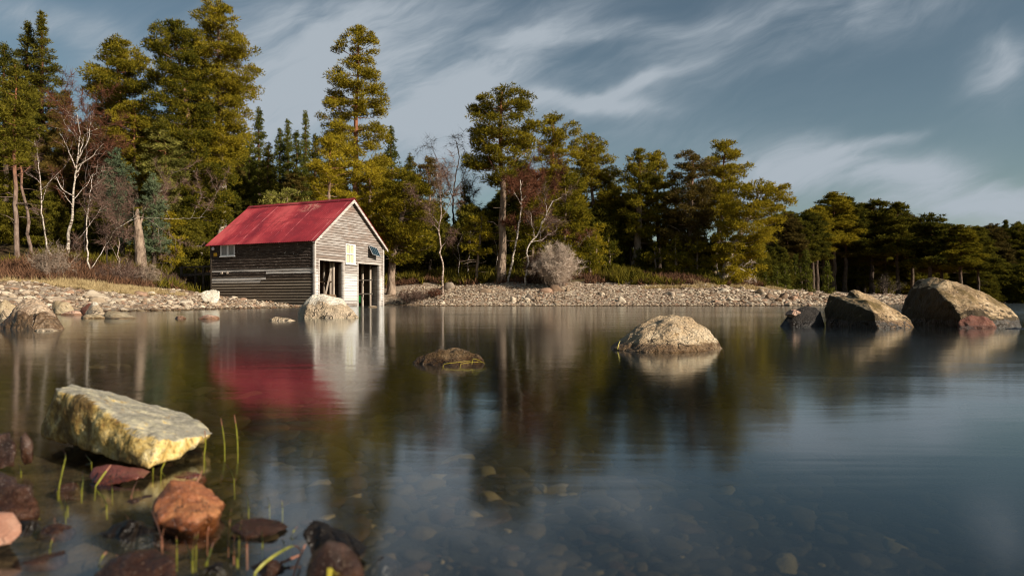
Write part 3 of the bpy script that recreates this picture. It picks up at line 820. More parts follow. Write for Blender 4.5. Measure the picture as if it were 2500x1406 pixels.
BEACH = [  # left, right, base y, height in photo pixels, label
    (190, 250, 727, 22, 'long pale boulder lying on the shingle with a dark end'),
    (325, 362, 723, 15, 'angular yellowish stone on the shingle below the dry grass'),
    (430, 472, 742, 11, 'broad flat white stone on the shingle near the boathouse stone'),
    (0, 25, 722, 12, 'whitish slab on the shingle at the frame edge'),
    (110, 148, 731, 9, 'flat grey stone on the shingle above the granite boulder'),
    (1080, 1112, 706, 17, 'white block lying on the beach in front of the pink birch'),
    (1168, 1200, 713, 12, 'dark rounded stone on the upper beach below the tall pine'),
    (1315, 1352, 714, 14, 'pale stone with a long shadow below the bare round bush'),
    (1340, 1372, 712, 18, 'greyish stone wedged under the bare round bush'),
    (1282, 1305, 731, 18, 'white pointed stone in the middle of the beach'),
    (1246, 1262, 738, 16, 'brown rounded stone low on the open beach'),
    (1304, 1318, 733, 11, 'small grey stone beside the white pointed stone'),
    (1622, 1650, 722, 13, 'pale oval boulder on the beach under the dark pines'),
    (1648, 1672, 724, 9, 'dark stone touching the pale oval boulder'),
    (1508, 1530, 738, 15, 'brown topped stone on the beach right below the dark pines'),
    (1460, 1478, 721, 9, 'rounded stone at the edge of the brown heath'),
    (1380, 1392, 712, 14, 'upright dark stone at the foot of the bare round bush'),
    (1806, 1820, 706, 8, 'pale stone at the crest of the point under the leaning pine'),
    (1868, 1895, 728, 14, 'large grey block on the stony point'),
    (1900, 1925, 728, 16, 'pointed pale block on the stony point beside the grey block'),
    (1825, 1840, 735, 12, 'brown block low on the stony point'),
    (1740, 1760, 741, 11, 'dark stone at the water edge of the stony point'),
    (1935, 1955, 731, 10, 'pale block towards the tip of the stony point'),
    (745, 758, 748, 8, 'dark low stone beside the boathouse front corner'),
    (895, 920, 751, 7, 'brown low stone in front of the open boathouse doorway'),
]
for k, (a, b, by, hp, lb) in enumerate(BEACH):
    x, y, z = hit((a + b) / 2, by)
    w = (b - a) / F * y / 2; hh = hp / F * y
    stone('stone', (x, y + w * .4, z - .02), (w * 1.1, w, hh * .95), lb, seed=k * 5 + 2)

x_, y_, z_ = hit(515, 743)
hull_rock('stone', [pts(y_, [(490, 726, 0), (492, 714, .1), (504, 708, .2), (525, 707, .2), (536, 711, .15), (538, 728, 0), (520, 736, -.1), (498, 735, -.1), (515, 715, .7), (505, 745, 0), (530, 745, 0)]), pts(y_ - .15, [(508, 738, 0), (520, 730, .1), (536, 731, .1), (542, 741, 0), (520, 748, -.1), (525, 738, .4), (512, 748, 0), (540, 748, 0)])],
          'granite_white', 'large white round stone against the corner of the boathouse', 'stone', 4, .03, 3., 77, 44)

# further single stones strewn over the three beaches
def scatter(n, xr, yr, dr, seed, zmax=9):
    r = np.random.default_rng(seed); res = []
    while len(res) < n:
        x = r.uniform(*xr, 4000); y = r.uniform(*yr, 4000)
        d = shore(x, y)
        px = 1250 + F * x / y
        rx, ry = x - C0[0], y - C0[1]
        u = rx * U[0] + ry * U[1]; v = rx * V[0] + ry * V[1]
        ok = (d > dr[0]) & (d < dr[1]) & (px > -60) & (px < 2560) & ~((u > -.2) & (u < BW + .2) & (v > -.3) & (v < BL + .3))
        z = ground(x, y)
        for a, b, c in zip(x[ok], y[ok], z[ok]): res.append((a, b, c))
    return res[:n]


REG = [('grey and white stone among the shingle between the dry grass and the water', 'single stones on the near shingle', (-22, -10), (14, 38), (-.3, 8), 110, (.07, .22)),
       ('pale stone lying on the open beach between the boathouse and the dark pines', 'single stones on the open beach', (-7, 14), (39, 51), (-.2, 8), 60, (.07, .22)),
       ('grey stone in the rubble of the stony point', 'single stones on the stony point', (12, 40), (40, 64), (-.2, 6.5), 90, (.12, .40))]
for si, (lb, grp, xr, yr, dr, n, sz) in enumerate(REG):
    for (x, y, z) in scatter(n, xr, yr, dr, 31 + si):
        s = sz[0] + (sz[1] - sz[0]) * random.random() ** 2.5
        o = stone('beach_stone', (x, y, z + s * .1), (s * random.uniform(.9, 1.4), s, s * random.uniform(.45, .8)), lb, group=grp)
        o.rotation_euler = (random.uniform(-.3, .3), random.uniform(-.3, .3), random.uniform(0, 6.28))


def pebble_field(name, spots, sizes, mat, seed, level=1, flat=(.4, .75)):
    r = np.random.default_rng(seed)
    shapes = [stone_shape(level, 300 + seed * 10 + k, .25, 6) for k in range(12)]
    g = Geo(); spots = np.asarray(spots); n = len(spots)
    which = r.integers(0, 12, n)
    for k, (v, f) in enumerate(shapes):
        idx = np.nonzero(which == k)[0]
        if not len(idx): continue
        m = len(idx); a = r.uniform(0, 6.28, m); s = sizes[idx]
        sx = s * r.uniform(.8, 1.4, m); sy = s * r.uniform(.7, 1.1, m); sz = s * r.uniform(*flat, m)
        vv = v[None] * np.stack([sx, sy, sz], 1)[:, None]
        tl = r.uniform(-.3, .3, m)[:, None]
        vz = vv[..., 2] + tl * vv[..., 0]
        x = vv[..., 0] * np.cos(a)[:, None] - vv[..., 1] * np.sin(a)[:, None]
        y = vv[..., 0] * np.sin(a)[:, None] + vv[..., 1] * np.cos(a)[:, None]
        w = np.stack([x, y, vz], -1) + spots[idx][:, None]
        ff = f[None] + (np.arange(m) * len(v))[:, None, None]
        g.add(w.reshape(-1, 3), t=ff.reshape(-1, 3))
    return tag(link(name, g.mesh(name, MAT[mat], level > 1)), kind='stuff')


sp = scatter(5200, (-24, -9.5), (12, 40), (-.6, 9), 51) + scatter(13000, (-8, 16), (38.5, 51), (-.3, 9), 52) + scatter(4600, (12, 44), (40, 72), (-.3, 7), 53) + scatter(2200, (40, 100), (66, 116), (-.4, 5), 54)
sp = np.array(sp)
szs = .025 + .10 * RNG.random(len(sp)) ** 2.4
szs *= np.where(sp[:, 0] > 12, 1.5, 1.0) * np.where((sp[:, 0] > -8) & (sp[:, 0] < 12), .95, 1.0) * np.where(sp[:, 0] > 38, 1.7, 1.0)
sp[:, 2] += szs * .15
pebble_field('shingle', sp, szs, 'pebble', 1)
# stones on the lake bed
by_ = 0.5 + 11 * RNG.random(15000) ** 1.6
bx = RNG.uniform(-1, 1, 15000) * (by_ * .80 + .15)
kk = (by_ > 0) & (shore(bx, by_) < -.02)
bx, by_ = bx[kk], by_[kk]
bs = (.020 + .07 * RNG.random(len(bx)) ** 2.2) * np.clip(by_ / 3.0, .35, 1.2)
bz = np.minimum(ground(bx, by_) + bs * .2, -.035 - bs * .35)
pebble_field('lake_bed_stones', np.stack([bx, by_, bz], 1), bs, 'bedstone', 2, 2, (.28, .5))


# ------------------------------------------------------------------ trees
DENS = 3.2


def unit(a): return a / (np.linalg.norm(a, axis=-1, keepdims=True) + 1e-9)


def needles(g, c, d, k, length, width, r, spread=.75, m=0):
    n = len(c)
    c = np.repeat(c, k, 0); d = np.repeat(d, k, 0)
    dd = unit(d + spread * r.normal(size=(n * k, 3)))
    L = length * r.uniform(.6, 1.3, (n * k, 1))
    s = unit(np.cross(dd, r.normal(size=(n * k, 3)))) * (width * r.uniform(.6, 1.3, (n * k, 1)) / 2)
    v = np.stack([c - s, c + s, c + dd * L + s * .25, ], 1).reshape(-1, 3)
    g.add(v, t=np.arange(len(v)).reshape(-1, 3), m=m)


def pine_core(trunk, env, rad, seed, whorl=.75, per=5, pad=.5, rise=.16, tuft=.21, k=4, tn=70, inner=.35, width=.05, dens=1.0, depth=.85, limbs=(), clip=True, rtop=.03, dead=7):
    """trunk: local points; env: rows (z, x left, x right) from the top down"""
    r = np.random.default_rng(seed)
    T, Cn = Geo(), Geo()
    trunk = np.asarray(trunk, float)
    h = trunk[-1, 2]
    # subdivide the trunk with small wobble
    zz = np.linspace(0, 1, 14)
    seg = np.concatenate([[0], np.cumsum(np.linalg.norm(np.diff(trunk, axis=0), axis=1))]); seg /= seg[-1]
    tp = np.stack([np.interp(zz, seg, trunk[:, i]) for i in range(3)], 1)
    tp[1:-1, :2] += r.normal(size=(12, 2)) * .04
    tr = rad * (1 - zz) ** .8 + rtop; tr[0] *= 1.35; tr[1] *= 1.04
    tp0 = tp.copy(); tp0[0, 2] -= .4
    T.tube(tp0, tr, 8)
    for lp, lr in limbs:
        lp = np.asarray(lp, float)
        T.tube(lp, np.linspace(lr, .015, len(lp)), 5)
    for i in range(dead):          # dead stubs under the living crown
        zd = r.uniform(.35, 1.0) * env[-1][0]
        a = r.uniform(0, 6.28); L = r.uniform(.5, 1.7)
        o3 = np.array([np.interp(zd, tp[:, 2], tp[:, 0]), np.interp(zd, tp[:, 2], tp[:, 1]), zd])
        dv = np.array([math.cos(a), math.sin(a), 0])
        T.tube([o3, o3 + dv * L * .5 + [0, 0, -.05], o3 + dv * L + [0, 0, r.uniform(-.3, .25)]], [.03, .018, .006], 4, cap=False)
    env = np.asarray(env, float)[::-1]
    ez, el, er = env[:, 0], env[:, 1], env[:, 2]
    PC, PR, PD = [], [], []
    z = ez[0]; ang = r.uniform(0, 6.28)
    while z < ez[-1] - .1:
        top = (z - ez[0]) / (ez[-1] - ez[0])
        nb = max(3, int(round(per + r.uniform(-1, 1))))
        ang += 1.1
        for b in range(nb):
            a = ang + b * 6.283 / nb + r.normal() * .3
            zb = z + r.normal() * .18
            ax = np.interp(zb, tp[:, 2], tp[:, 0]); ay = np.interp(zb, tp[:, 2], tp[:, 1])
            xl, xr = np.interp(zb, ez, el), np.interp(zb, ez, er)
            ca, sa = math.cos(a), math.sin(a)
            rx = max(.15, (xr - ax) if ca > 0 else (ax - xl))
            ry = max(.2, depth * (xr - xl) / 2)
            Rr = math.hypot(rx * ca, ry * sa) * (r.uniform(.84, 1.06) if r.random() > .22 else r.uniform(.5, .8))
            rs = rise * (1 + 1.6 * top ** 2) + r.normal() * .06
            z0 = zb - rs * Rr * .8
            t = np.linspace(0, 1, 5)
            bp = np.stack([ax + Rr * t * ca, ay + Rr * t * sa, z0 + rs * Rr * t ** 1.3 - .12 * Rr * np.sin(t * 3.1) * (1 - top)], 1)
            bp[1:, :2] += r.normal(size=(4, 2)) * .05 * Rr
            if Rr > .5: T.tube(bp, np.linspace(.012 + .013 * Rr, .008, 5), 4, cap=False)
            npad = max(1, int(round(dens * (1.2 + 1.9 * Rr))))
            for i in range(npad):
                tt = inner + (1 - inner) * (1 - r.random() ** 1.5) if Rr > .8 else r.uniform(.3, 1)
                q = np.array([np.interp(tt, t, bp[:, j]) for j in range(3)])
                lat = r.uniform(-1, 1) * .38 * Rr * tt
                q += np.array([-sa, ca, 0]) * lat + np.array([0, 0, r.normal() * .1])
                PC.append(q); PR.append(1.12 * pad * r.uniform(.42, 1.3) * (.55 + .45 * min(1, Rr / 2.2)) * (1 - .3 * top)); PD.append((ca, sa, 0))
        z += whorl * r.uniform(.75, 1.25) * (1 - .35 * top)
    zt = np.linspace(max(ez[-1] - 1.2, ez[0]), ez[-1], 6)
    for q in zt:
        PC.append((np.interp(q, tp[:, 2], tp[:, 0]), np.interp(q, tp[:, 2], tp[:, 1]), q)); PR.append(pad * .42); PD.append((0, 0, 1))
    PC, PR, PD = np.array(PC), np.array(PR), np.array(PD, float)
    cnt = np.maximum(5, (DENS * tn * PR ** 1.7).astype(int))
    idx = np.repeat(np.arange(len(PC)), cnt)
    n = len(idx)
    dr = unit(r.normal(size=(n, 3)) + np.array([0, 0, .55]))
    pos = PC[idx] + dr * (PR[idx][:, None] * np.array([1.2, 1.2, .52])) * r.random((n, 1)) ** .33 + r.normal(size=(n, 3)) * .05
    td = unit(dr * .8 + np.array([0, 0, .65]) + .45 * PD[idx])
    if clip:
        xl = np.interp(pos[:, 2], ez, el) - .22 - .25 * r.random(n); xr = np.interp(pos[:, 2], ez, er) + .22 + .25 * r.random(n)
        keep = (pos[:, 0] > xl) & (pos[:, 0] < xr) & (pos[:, 2] < ez[-1] + .15)
        pos, td = pos[keep], td[keep]
    needles(Cn, pos, td, k, tuft, width, r)
    return T, Cn


def loc_pts(D, root, lst, wob=0):
    return [(P(a, b, D) - root) + np.array([0, wob, 0]) for a, b in lst]


SEED = [100]


def pine(label, D, trunk, env, mat='pine', bark='bark_pine', rad=None, cat='pine tree', limbs=(), name='pine_tree', group=None, **kw):
    SEED[0] += 1
    px, py = trunk[0]
    X = (px - 1250) / F * D
    root = np.array([X, D, gz(X, D)])
    tl = loc_pts(D, root, trunk)
    tl[0] = np.array([0, 0, 0.])
    el = [(H + (HY - y) / F * D - root[2], (a - 1250) / F * D - X, (b - 1250) / F * D - X) for y, a, b in env]
    if tl[-1][2] < el[0][0]: tl.append(np.array([tl[-1][0], 0, el[0][0] - .1]))
    hgt = tl[-1][2]
    lm = [(loc_pts(D, root, l), r_) for l, r_ in limbs]
    kw.setdefault('seed', SEED[0])
    T, Cn = pine_core(tl, el, rad or .012 * hgt + .05, limbs=lm, **kw)
    o = thing(name, label, cat, root, 0, group)
    link('trunk', T.mesh('trunk', MAT[bark], True), o)
    link('crown', Cn.mesh('crown', MAT[mat]), o)
    return o


def cone(top, base, px, w, lean=0):
    n = 7
    return [(top + (base - top) * i / (n - 1), px + lean * i / (n - 1) - w * (i / (n - 1)) ** .85 - 3, px + lean * i / (n - 1) + w * (i / (n - 1)) ** .85 + 3) for i in range(n)]


SPR = dict(whorl=.45, per=6, pad=.32, rise=.30, tuft=.20, tn=70, dens=.85, inner=.2, width=.05)

# giants over the boathouse's landward side
pine('tallest pine, its dark crown reaching the top of the picture', 54, [(542, 606), (540, 430), (536, 250), (532, 8)],
     [(2, 514, 552), (28, 490, 575), (60, 482, 592), (90, 476, 602), (126, 470, 634), (160, 460, 622), (190, 450, 625), (240, 446, 605), (280, 445, 600), (312, 446, 592), (350, 452, 592), (390, 460, 584), (430, 472, 574)], bark='bark_pale', rad=.40, pad=.62, whorl=.8, per=6, tn=66)
pine('great pine with a pale bare lower trunk, crown merging into the tallest pine', 52, [(482, 624), (478, 480), (476, 400), (455, 250), (425, 75)],
     [(58, 412, 446), (80, 388, 486), (120, 366, 500), (160, 375, 510), (200, 370, 520), (250, 378, 520), (300, 372, 520), (345, 376, 510), (385, 392, 500), (405, 440, 555), (450, 448, 574), (490, 446, 572), (530, 488, 570), (552, 505, 548)], bark='bark_pale', rad=.32, pad=.62, whorl=.8, per=6, tn=66)
pine('broad pine with a pointed top standing apart from the giant pines', 58, [(300, 640), (294, 320), (286, 96)],
     [(90, 279, 294), (115, 256, 328), (150, 240, 350), (190, 226, 366), (212, 210, 371), (240, 226, 370), (275, 250, 366), (305, 256, 370), (345, 250, 380), (380, 270, 380)], per=6, pad=.58, tn=66)
pine('yellowish bushy pine in front of the giant pine', 50.5, [(405, 605), (402, 440), (400, 305)],
     [(298, 388, 412), (330, 362, 440), (362, 350, 462), (400, 340, 466), (440, 350, 456), (478, 362, 440), (515, 372, 430)], mat='pine_pale', bark='bark_red', rad=.16)
pine('rounded pine between the white birch and the great pine', 51, [(335, 610), (332, 420), (328, 255)],
     [(250, 296, 352), (285, 262, 362), (325, 250, 372), (370, 290, 376), (420, 318, 388), (455, 330, 380)], mat='pine', rad=.16)
pine('blue green young spruce behind the bare shrubs', 46, [(300, 640), (290, 500), (283, 368)],
     [(364, 278, 288), (398, 262, 308), (440, 247, 325), (490, 242, 332), (520, 268, 346), (560, 298, 350), (592, 318, 352)], mat='spruce_blue', bark='bark_dark', name='spruce_tree', cat='spruce tree', **SPR)
pine('fresh green young pine next to the broken grey trunk', 45, [(376, 648), (374, 540), (374, 432)],
     [(428, 369, 380), (468, 352, 394), (520, 344, 404), (570, 336, 412), (606, 340, 404)], mat='spruce_blue', bark='bark_dark', **SPR)
pine('low bushy pine at the edge of the brown clearing', 47, [(416, 650), (415, 580), (414, 525)],
     [(520, 402, 430), (560, 384, 452), (600, 378, 448), (636, 388, 440)], mat='pine_yellow', bark='bark_dark', pad=.38, rad=.1)
# the dark edge of the wood on the far side of the birches
pine('dark twin of the spire pines, the taller pointed one', 60, [(105, 630), (102, 300), (101, 40)],
     [(33, 97, 104), (70, 91, 110), (100, 86, 118), (140, 80, 134), (180, 76, 148), (230, 72, 150), (300, 66, 152), (380, 55, 152), (470, 45, 150)], mat='pine_dark', bark='bark_dark', whorl=.6, pad=.42, rise=.3)
pine('dark spire pine with a slightly lower pointed top', 61, [(60, 630), (66, 300), (68, 62)],
     [(58, 64, 72), (90, 56, 84), (120, 46, 94), (150, 40, 100), (200, 30, 110), (300, 20, 112), (420, 8, 112)], mat='pine_dark', bark='bark_dark', whorl=.6, pad=.42, rise=.3)
pine('dark pine cut by the frame edge with a forked top', 57, [(14, 630), (12, 300), (10, 112)],
     [(108, 4, 18), (130, 2, 34), (150, -4, 46), (200, -24, 60), (260, -34, 70), (320, -34, 76), (380, -30, 60)], mat='pine_dark', bark='bark_dark', whorl=.6, pad=.45, rise=.25)
pine('slender pine with a red upper trunk at the wood edge', 40, [(44, 643), (38, 520), (36, 400), (38, 300), (36, 165)],
     [(152, 22, 48), (200, 0, 72), (255, -12, 90), (308, -12, 95), (350, 6, 84), (392, 0, 66)], mat='pine_dark', bark='bark_red', rad=.12, per=5, whorl=.8,
     limbs=[([(37, 480), (20, 470), (2, 476)], .03), ([(38, 540), (18, 528), (0, 522)], .03), ([(36, 430), (60, 420), (74, 405)], .03)])
pine('thin pine with a dark red leaning trunk behind the slender pine', 45, [(74, 630), (66, 540), (52, 430), (48, 330), (46, 250)],
     [(245, 36, 56), (280, 20, 75), (330, 12, 84), (380, 22, 78)], mat='pine_dark', bark='bark_red', rad=.085)
pine('brownish pine behind the white birch', 56, [(160, 630), (160, 430), (158, 235)],
     [(228, 148, 166), (270, 130, 190), (330, 115, 215), (400, 110, 222), (470, 115, 225), (540, 125, 220)], mat='pine_brown', bark='bark_dark')
pine('dull olive pine between the white birch and the broad pine', 55, [(235, 630), (238, 430), (240, 265)],
     [(258, 228, 250), (300, 205, 275), (360, 195, 285), (430, 195, 285), (500, 205, 275)], mat='pine_brown', bark='bark_dark')
pine('shaded pine low at the frame edge', 46, [(-14, 640), (-14, 540), (-12, 430)],
     [(420, -40, 8), (470, -60, 40), (520, -70, 38), (570, -60, 30)], mat='pine_dark', bark='bark_dark')

# spruces and the tall layered pine behind the boathouse roof
for px, top, w, D, m, lb in [(632, 264, 40, 72, 'spruce', 'tallest of the pointed spruces above the boathouse roof'), (608, 330, 40, 70, 'spruce', 'squat spruce between the tallest pine and the pointed spruces'), (684, 318, 42, 68, 'spruce', 'bright green spruce in the middle of the spruce row'),
                             (703, 296, 24, 74, 'spruce', 'narrow spruce spire behind the bright green spruce'), (724, 322, 40, 67, 'spruce', 'full spruce on the boathouse side of the spruce row'), (746, 274, 20, 75, 'spruce', 'thinnest spruce spire next to the layered pine'),
                             (955, 312, 52, 66, 'spruce', 'pointed spruce showing over the shoulder of the layered pine'), (1000, 376, 48, 68, 'pine_dark', 'dark spruce beside the bare tree tops'), (770, 330, 40, 69, 'pine_dark', 'dark spruce close behind the layered pine'),
                             (655, 350, 46, 64, 'pine_dark', 'dark green spruce in front of the pointed spruces')]:
    pine(lb, D, [(px, 640), (px, top + 4)], cone(top, 545, px, w), mat=m, bark='bark_dark', name='spruce_tree', cat='spruce tree', **dict(SPR, pad=.36, whorl=.5, k=4))
pine('tall layered pine alone against the cloud above the boathouse gable', 56, [(866, 640), (868, 430), (868, 330), (871, 240), (876, 72)],
     [(67, 862, 886), (85, 850, 904), (110, 814, 922), (124, 812, 930), (138, 836, 926), (152, 846, 905), (163, 806, 906), (182, 792, 924), (204, 800, 934), (216, 806, 936), (228, 796, 930), (250, 784, 945), (276, 781, 946), (300, 780, 940), (322, 800, 945), (348, 772, 955), (390, 762, 960), (425, 785, 952)],
     mat='pine', bark='bark_red', rad=.30, whorl=1.0, per=6, pad=.56, inner=.42, tn=70, dens=.95)
pine('dense pine rising just behind the ridge of the boathouse', 50, [(800, 640), (805, 450), (806, 335)],
     [(330, 792, 826), (362, 770, 850), (400, 764, 882), (440, 760, 900), (482, 768, 905), (522, 785, 890), (560, 800, 880)], mat='pine_yellow')
pine('low wide pine peeping over the far end of the red roof', 46.5, [(702, 640), (700, 560), (700, 472)],
     [(462, 728, 744), (471, 650, 754), (488, 632, 760), (515, 640, 756), (550, 660, 742)], mat='pine_pale', depth=.7)
pine('spreading pine beside the boathouse gable with a crooked trunk', 48, [(954, 672), (958, 628), (972, 582), (984, 520), (986, 424)],
     [(415, 962, 1008), (440, 936, 1040), (478, 920, 1056), (518, 912, 1060), (556, 922, 1056), (592, 950, 1060), (622, 965, 1045)], mat='pine_yellow', rad=.26, per=6,
     limbs=[([(964, 605), (1000, 585), (1035, 575)], .06), ([(962, 620), (1010, 615), (1045, 600)], .05), ([(975, 575), (1005, 540), (1030, 525)], .06)])
pine('full pine filling the gap above the boathouse gable', 51.5, [(902, 640), (902, 500), (902, 404)],
     [(398, 884, 922), (430, 862, 950), (472, 852, 956), (520, 868, 955), (560, 885, 950), (600, 900, 945)], mat='pine_yellow')
pine('olive pine with a crooked open top next to the bare trees', 60, [(1058, 650), (1052, 500), (1044, 395)],
     [(386, 1018, 1056), (412, 1010, 1066), (444, 1012, 1080), (482, 1030, 1092), (515, 1040, 1082)], mat='pine_brown', inner=.5, dens=.8)
pine('dark pine beneath the bare tree tops', 62, [(1138, 650), (1136, 560), (1134, 455)], cone(450, 580, 1135, 40), mat='pine_dark', bark='bark_dark', **SPR)
pine('low yellow green pine with a slim bent stem', 51, [(1160, 662), (1170, 615), (1176, 525)],
     [(520, 1160, 1192), (548, 1132, 1202), (580, 1112, 1204), (612, 1128, 1196)], mat='pine_yellow', rad=.09, pad=.42)
pine('dark pine shading the ground behind the pink birch', 58, [(1050, 655), (1046, 590), (1045, 515)],
     [(510, 1030, 1060), (545, 1010, 1085), (590, 1005, 1095), (630, 1010, 1085)], mat='pine_dark', bark='bark_dark')

# the tall bare-trunked pine on the beach crest and its company
pine('tall pine with a long bare trunk standing on the beach crest', 50, [(1224, 684), (1226, 560), (1229, 450), (1222, 380), (1226, 225)],
     [(217, 1196, 1268), (238, 1176, 1298), (258, 1152, 1310), (288, 1140, 1316), (308, 1134, 1322), (330, 1150, 1320), (360, 1160, 1310), (386, 1146, 1296), (410, 1130, 1280), (432, 1150, 1262)],
     bark='bark_pine', rad=.27, rtop=.05, per=6, whorl=.84, pad=.55, inner=.45, dens=.95, limbs=[([(1228, 445), (1200, 400), (1172, 345)], .1), ([(1226, 430), (1255, 395), (1285, 370)], .1), ([(1224, 560), (1205, 543), (1188, 540)], .04)])
pine('pine with a flat open top behind the tall pine of the beach crest', 58, [(1345, 650), (1350, 450), (1352, 285)],
     [(277, 1338, 1380), (300, 1326, 1396), (330, 1320, 1410), (372, 1312, 1420), (420, 1310, 1424), (472, 1318, 1424), (532, 1330, 1430), (590, 1345, 1420)], mat='pine_yellow', per=6)
pine('rounded dense pine at the outer end of the sunlit group', 60, [(1448, 660), (1446, 500), (1446, 338)],
     [(330, 1426, 1468), (350, 1402, 1482), (382, 1390, 1494), (420, 1394, 1512), (460, 1400, 1516), (492, 1402, 1506), (522, 1412, 1482), (545, 1425, 1462)], mat='pine', per=6)
pine('bushy yellow pine behind the bare round bush', 53, [(1380, 660), (1380, 540), (1378, 425)],
     [(418, 1344, 1402), (458, 1322, 1420), (520, 1312, 1432), (580, 1320, 1444), (630, 1340, 1454)], mat='pine_yellow', per=6)
pine('pine leaning its low boughs over the bare round bush', 51, [(1300, 680), (1302, 580), (1305, 470)],
     [(462, 1285, 1325), (510, 1262, 1345), (560, 1255, 1350), (610, 1262, 1345)], mat='pine_yellow', dens=.8)
pine('low bushy pine between the bare bush and the dark pines', 52, [(1440, 682), (1440, 630), (1438, 570)],
     [(562, 1425, 1452), (598, 1410, 1465), (640, 1412, 1468), (672, 1420, 1460)], mat='pine_yellow', pad=.4)
# the dark group
pine('dark pine with a leaning trunk foot, first of the dark group', 58, [(1546, 668), (1556, 620), (1562, 500), (1560, 378)],
     [(369, 1546, 1570), (395, 1532, 1590), (430, 1514, 1604), (480, 1510, 1612), (530, 1508, 1606), (575, 1520, 1590)], mat='pine', bark='bark_pine', rad=.36, per=6)
pine('dark pine with a double pointed top', 60, [(1612, 690), (1606, 520), (1602, 382)],
     [(373, 1586, 1612), (400, 1576, 1630), (440, 1570, 1642), (490, 1560, 1652), (545, 1560, 1640), (590, 1575, 1635)], mat='pine', bark='bark_dark', per=6)
pine('flat topped open pine with many bare branches', 56, [(1678, 694), (1684, 560), (1690, 480), (1690, 390)],
     [(378, 1652, 1722), (400, 1645, 1734), (430, 1640, 1742), (472, 1630, 1742), (520, 1622, 1732), (572, 1622, 1722), (612, 1640, 1704)], mat='pine_brown', bark='bark_pine', per=6, inner=.5,
     limbs=[([(1686, 540), (1660, 490), (1640, 450)], .08), ([(1688, 560), (1712, 500), (1728, 440)], .08), ([(1684, 600), (1655, 560), (1630, 548)], .06)])
pine('highest pine of the dark group with a rounded head', 58, [(1744, 700), (1756, 560), (1764, 460), (1768, 356)],
     [(346, 1746, 1788), (370, 1720, 1814), (400, 1710, 1832), (425, 1706, 1826), (460, 1700, 1816), (500, 1692, 1802), (545, 1700, 1790)], mat='pine', bark='bark_pine', per=6)
pine('pine leaning outward over the stony point with windswept boughs', 53, [(1764, 698), (1776, 640), (1812, 560), (1856, 470)],
     [(442, 1846, 1910), (460, 1812, 1914), (490, 1772, 1930), (516, 1762, 1922), (552, 1752, 1905), (592, 1744, 1890), (632, 1744, 1872), (656, 1762, 1860)], mat='pine_yellow', bark='bark_pale', rad=.30, per=6,
     limbs=[([(1766, 696), (1790, 668), (1822, 632), (1846, 610)], .09), ([(1800, 652), (1830, 668), (1848, 690)], .05), ([(1764, 690), (1752, 660), (1748, 640)], .12), ([(1766, 690), (1782, 655), (1790, 640)], .12)])
pine('shadowy pine filling the middle of the dark group', 61, [(1650, 690), (1650, 600), (1650, 470)],
     [(460, 1630, 1670), (510, 1605, 1700), (570, 1600, 1710), (620, 1610, 1700)], mat='pine_dark', bark='bark_dark', per=6)
pine('low dark pine at the landward foot of the leaning pine', 56, [(1716, 698), (1718, 640), (1720, 570)],
     [(560, 1700, 1740), (600, 1685, 1760), (650, 1690, 1760)], mat='pine_dark', bark='bark_dark')
pine('bright low pine between the two trunks of the dark group', 55.5, [(1600, 694), (1600, 650), (1600, 605)], [(598, 1585, 1616), (622, 1572, 1632), (652, 1570, 1636), (674, 1580, 1626)], mat='pine_yellow', rad=.07, pad=.36)
pine('bright low pine beside the flat topped pine', 55, [(1700, 700), (1702, 640), (1704, 590)], [(582, 1690, 1718), (606, 1674, 1735), (640, 1672, 1740), (664, 1682, 1730)], mat='pine_yellow', rad=.07, pad=.36)
pine('bright bushy young pine under the rounded dense pine', 53.5, [(1455, 688), (1455, 640), (1454, 560)], [(552, 1442, 1466), (585, 1428, 1482), (630, 1424, 1488), (668, 1430, 1480)], mat='pine_yellow', rad=.07, pad=.4)
pine('bright young pine in the middle of the dark group', 54.5, [(1648, 698), (1649, 650), (1650, 588)], [(580, 1638, 1662), (608, 1626, 1674), (645, 1622, 1678), (672, 1630, 1670)], mat='pine', rad=.07, pad=.4)
pine('bright young pine at the dark edge past the bare round bush', 54, [(1488, 690), (1488, 640), (1487, 585)], [(578, 1478, 1497), (602, 1466, 1510), (640, 1460, 1516), (670, 1466, 1508)], mat='pine', rad=.07, pad=.36)
for px, top, by, w, D, lb in [(1560, 612, 690, 22, 57, 'small pine in the gap under the first dark pine'), (1500, 590, 690, 24, 60, 'shaded young pine beside the sunlit group'), (1640, 640, 700, 14, 56, 'sapling at the foot of the flat topped pine')]:
    pine(lb, D, [(px, by), (px, top + 3)], cone(top, by - 8, px, w), mat='pine_dark', bark='bark_dark', **dict(SPR, k=4))
for px, top, by, w, D, lb in [(1968, 612, 722, 22, 62, 'largest sapling in front of the far wood'), (1896, 655, 716, 14, 60, 'sapling nearest the leaning pine'), (1916, 648, 718, 13, 61, 'thin sapling next to the one nearest the leaning pine'),
                              (2020, 640, 724, 14, 66, 'sapling towards the low black boulder'), (1940, 626, 720, 11, 66, 'narrow sapling behind the largest sapling'), (1870, 668, 712, 12, 58, 'smallest sapling under the leaning pine')]:
    pine(lb, D, [(px, by), (px, top + 3)], cone(top, by - 10, px, w), mat='spruce', bark='bark_dark', name='pine_sapling', cat='sapling', group='saplings in front of the far wood', **dict(SPR, k=4))


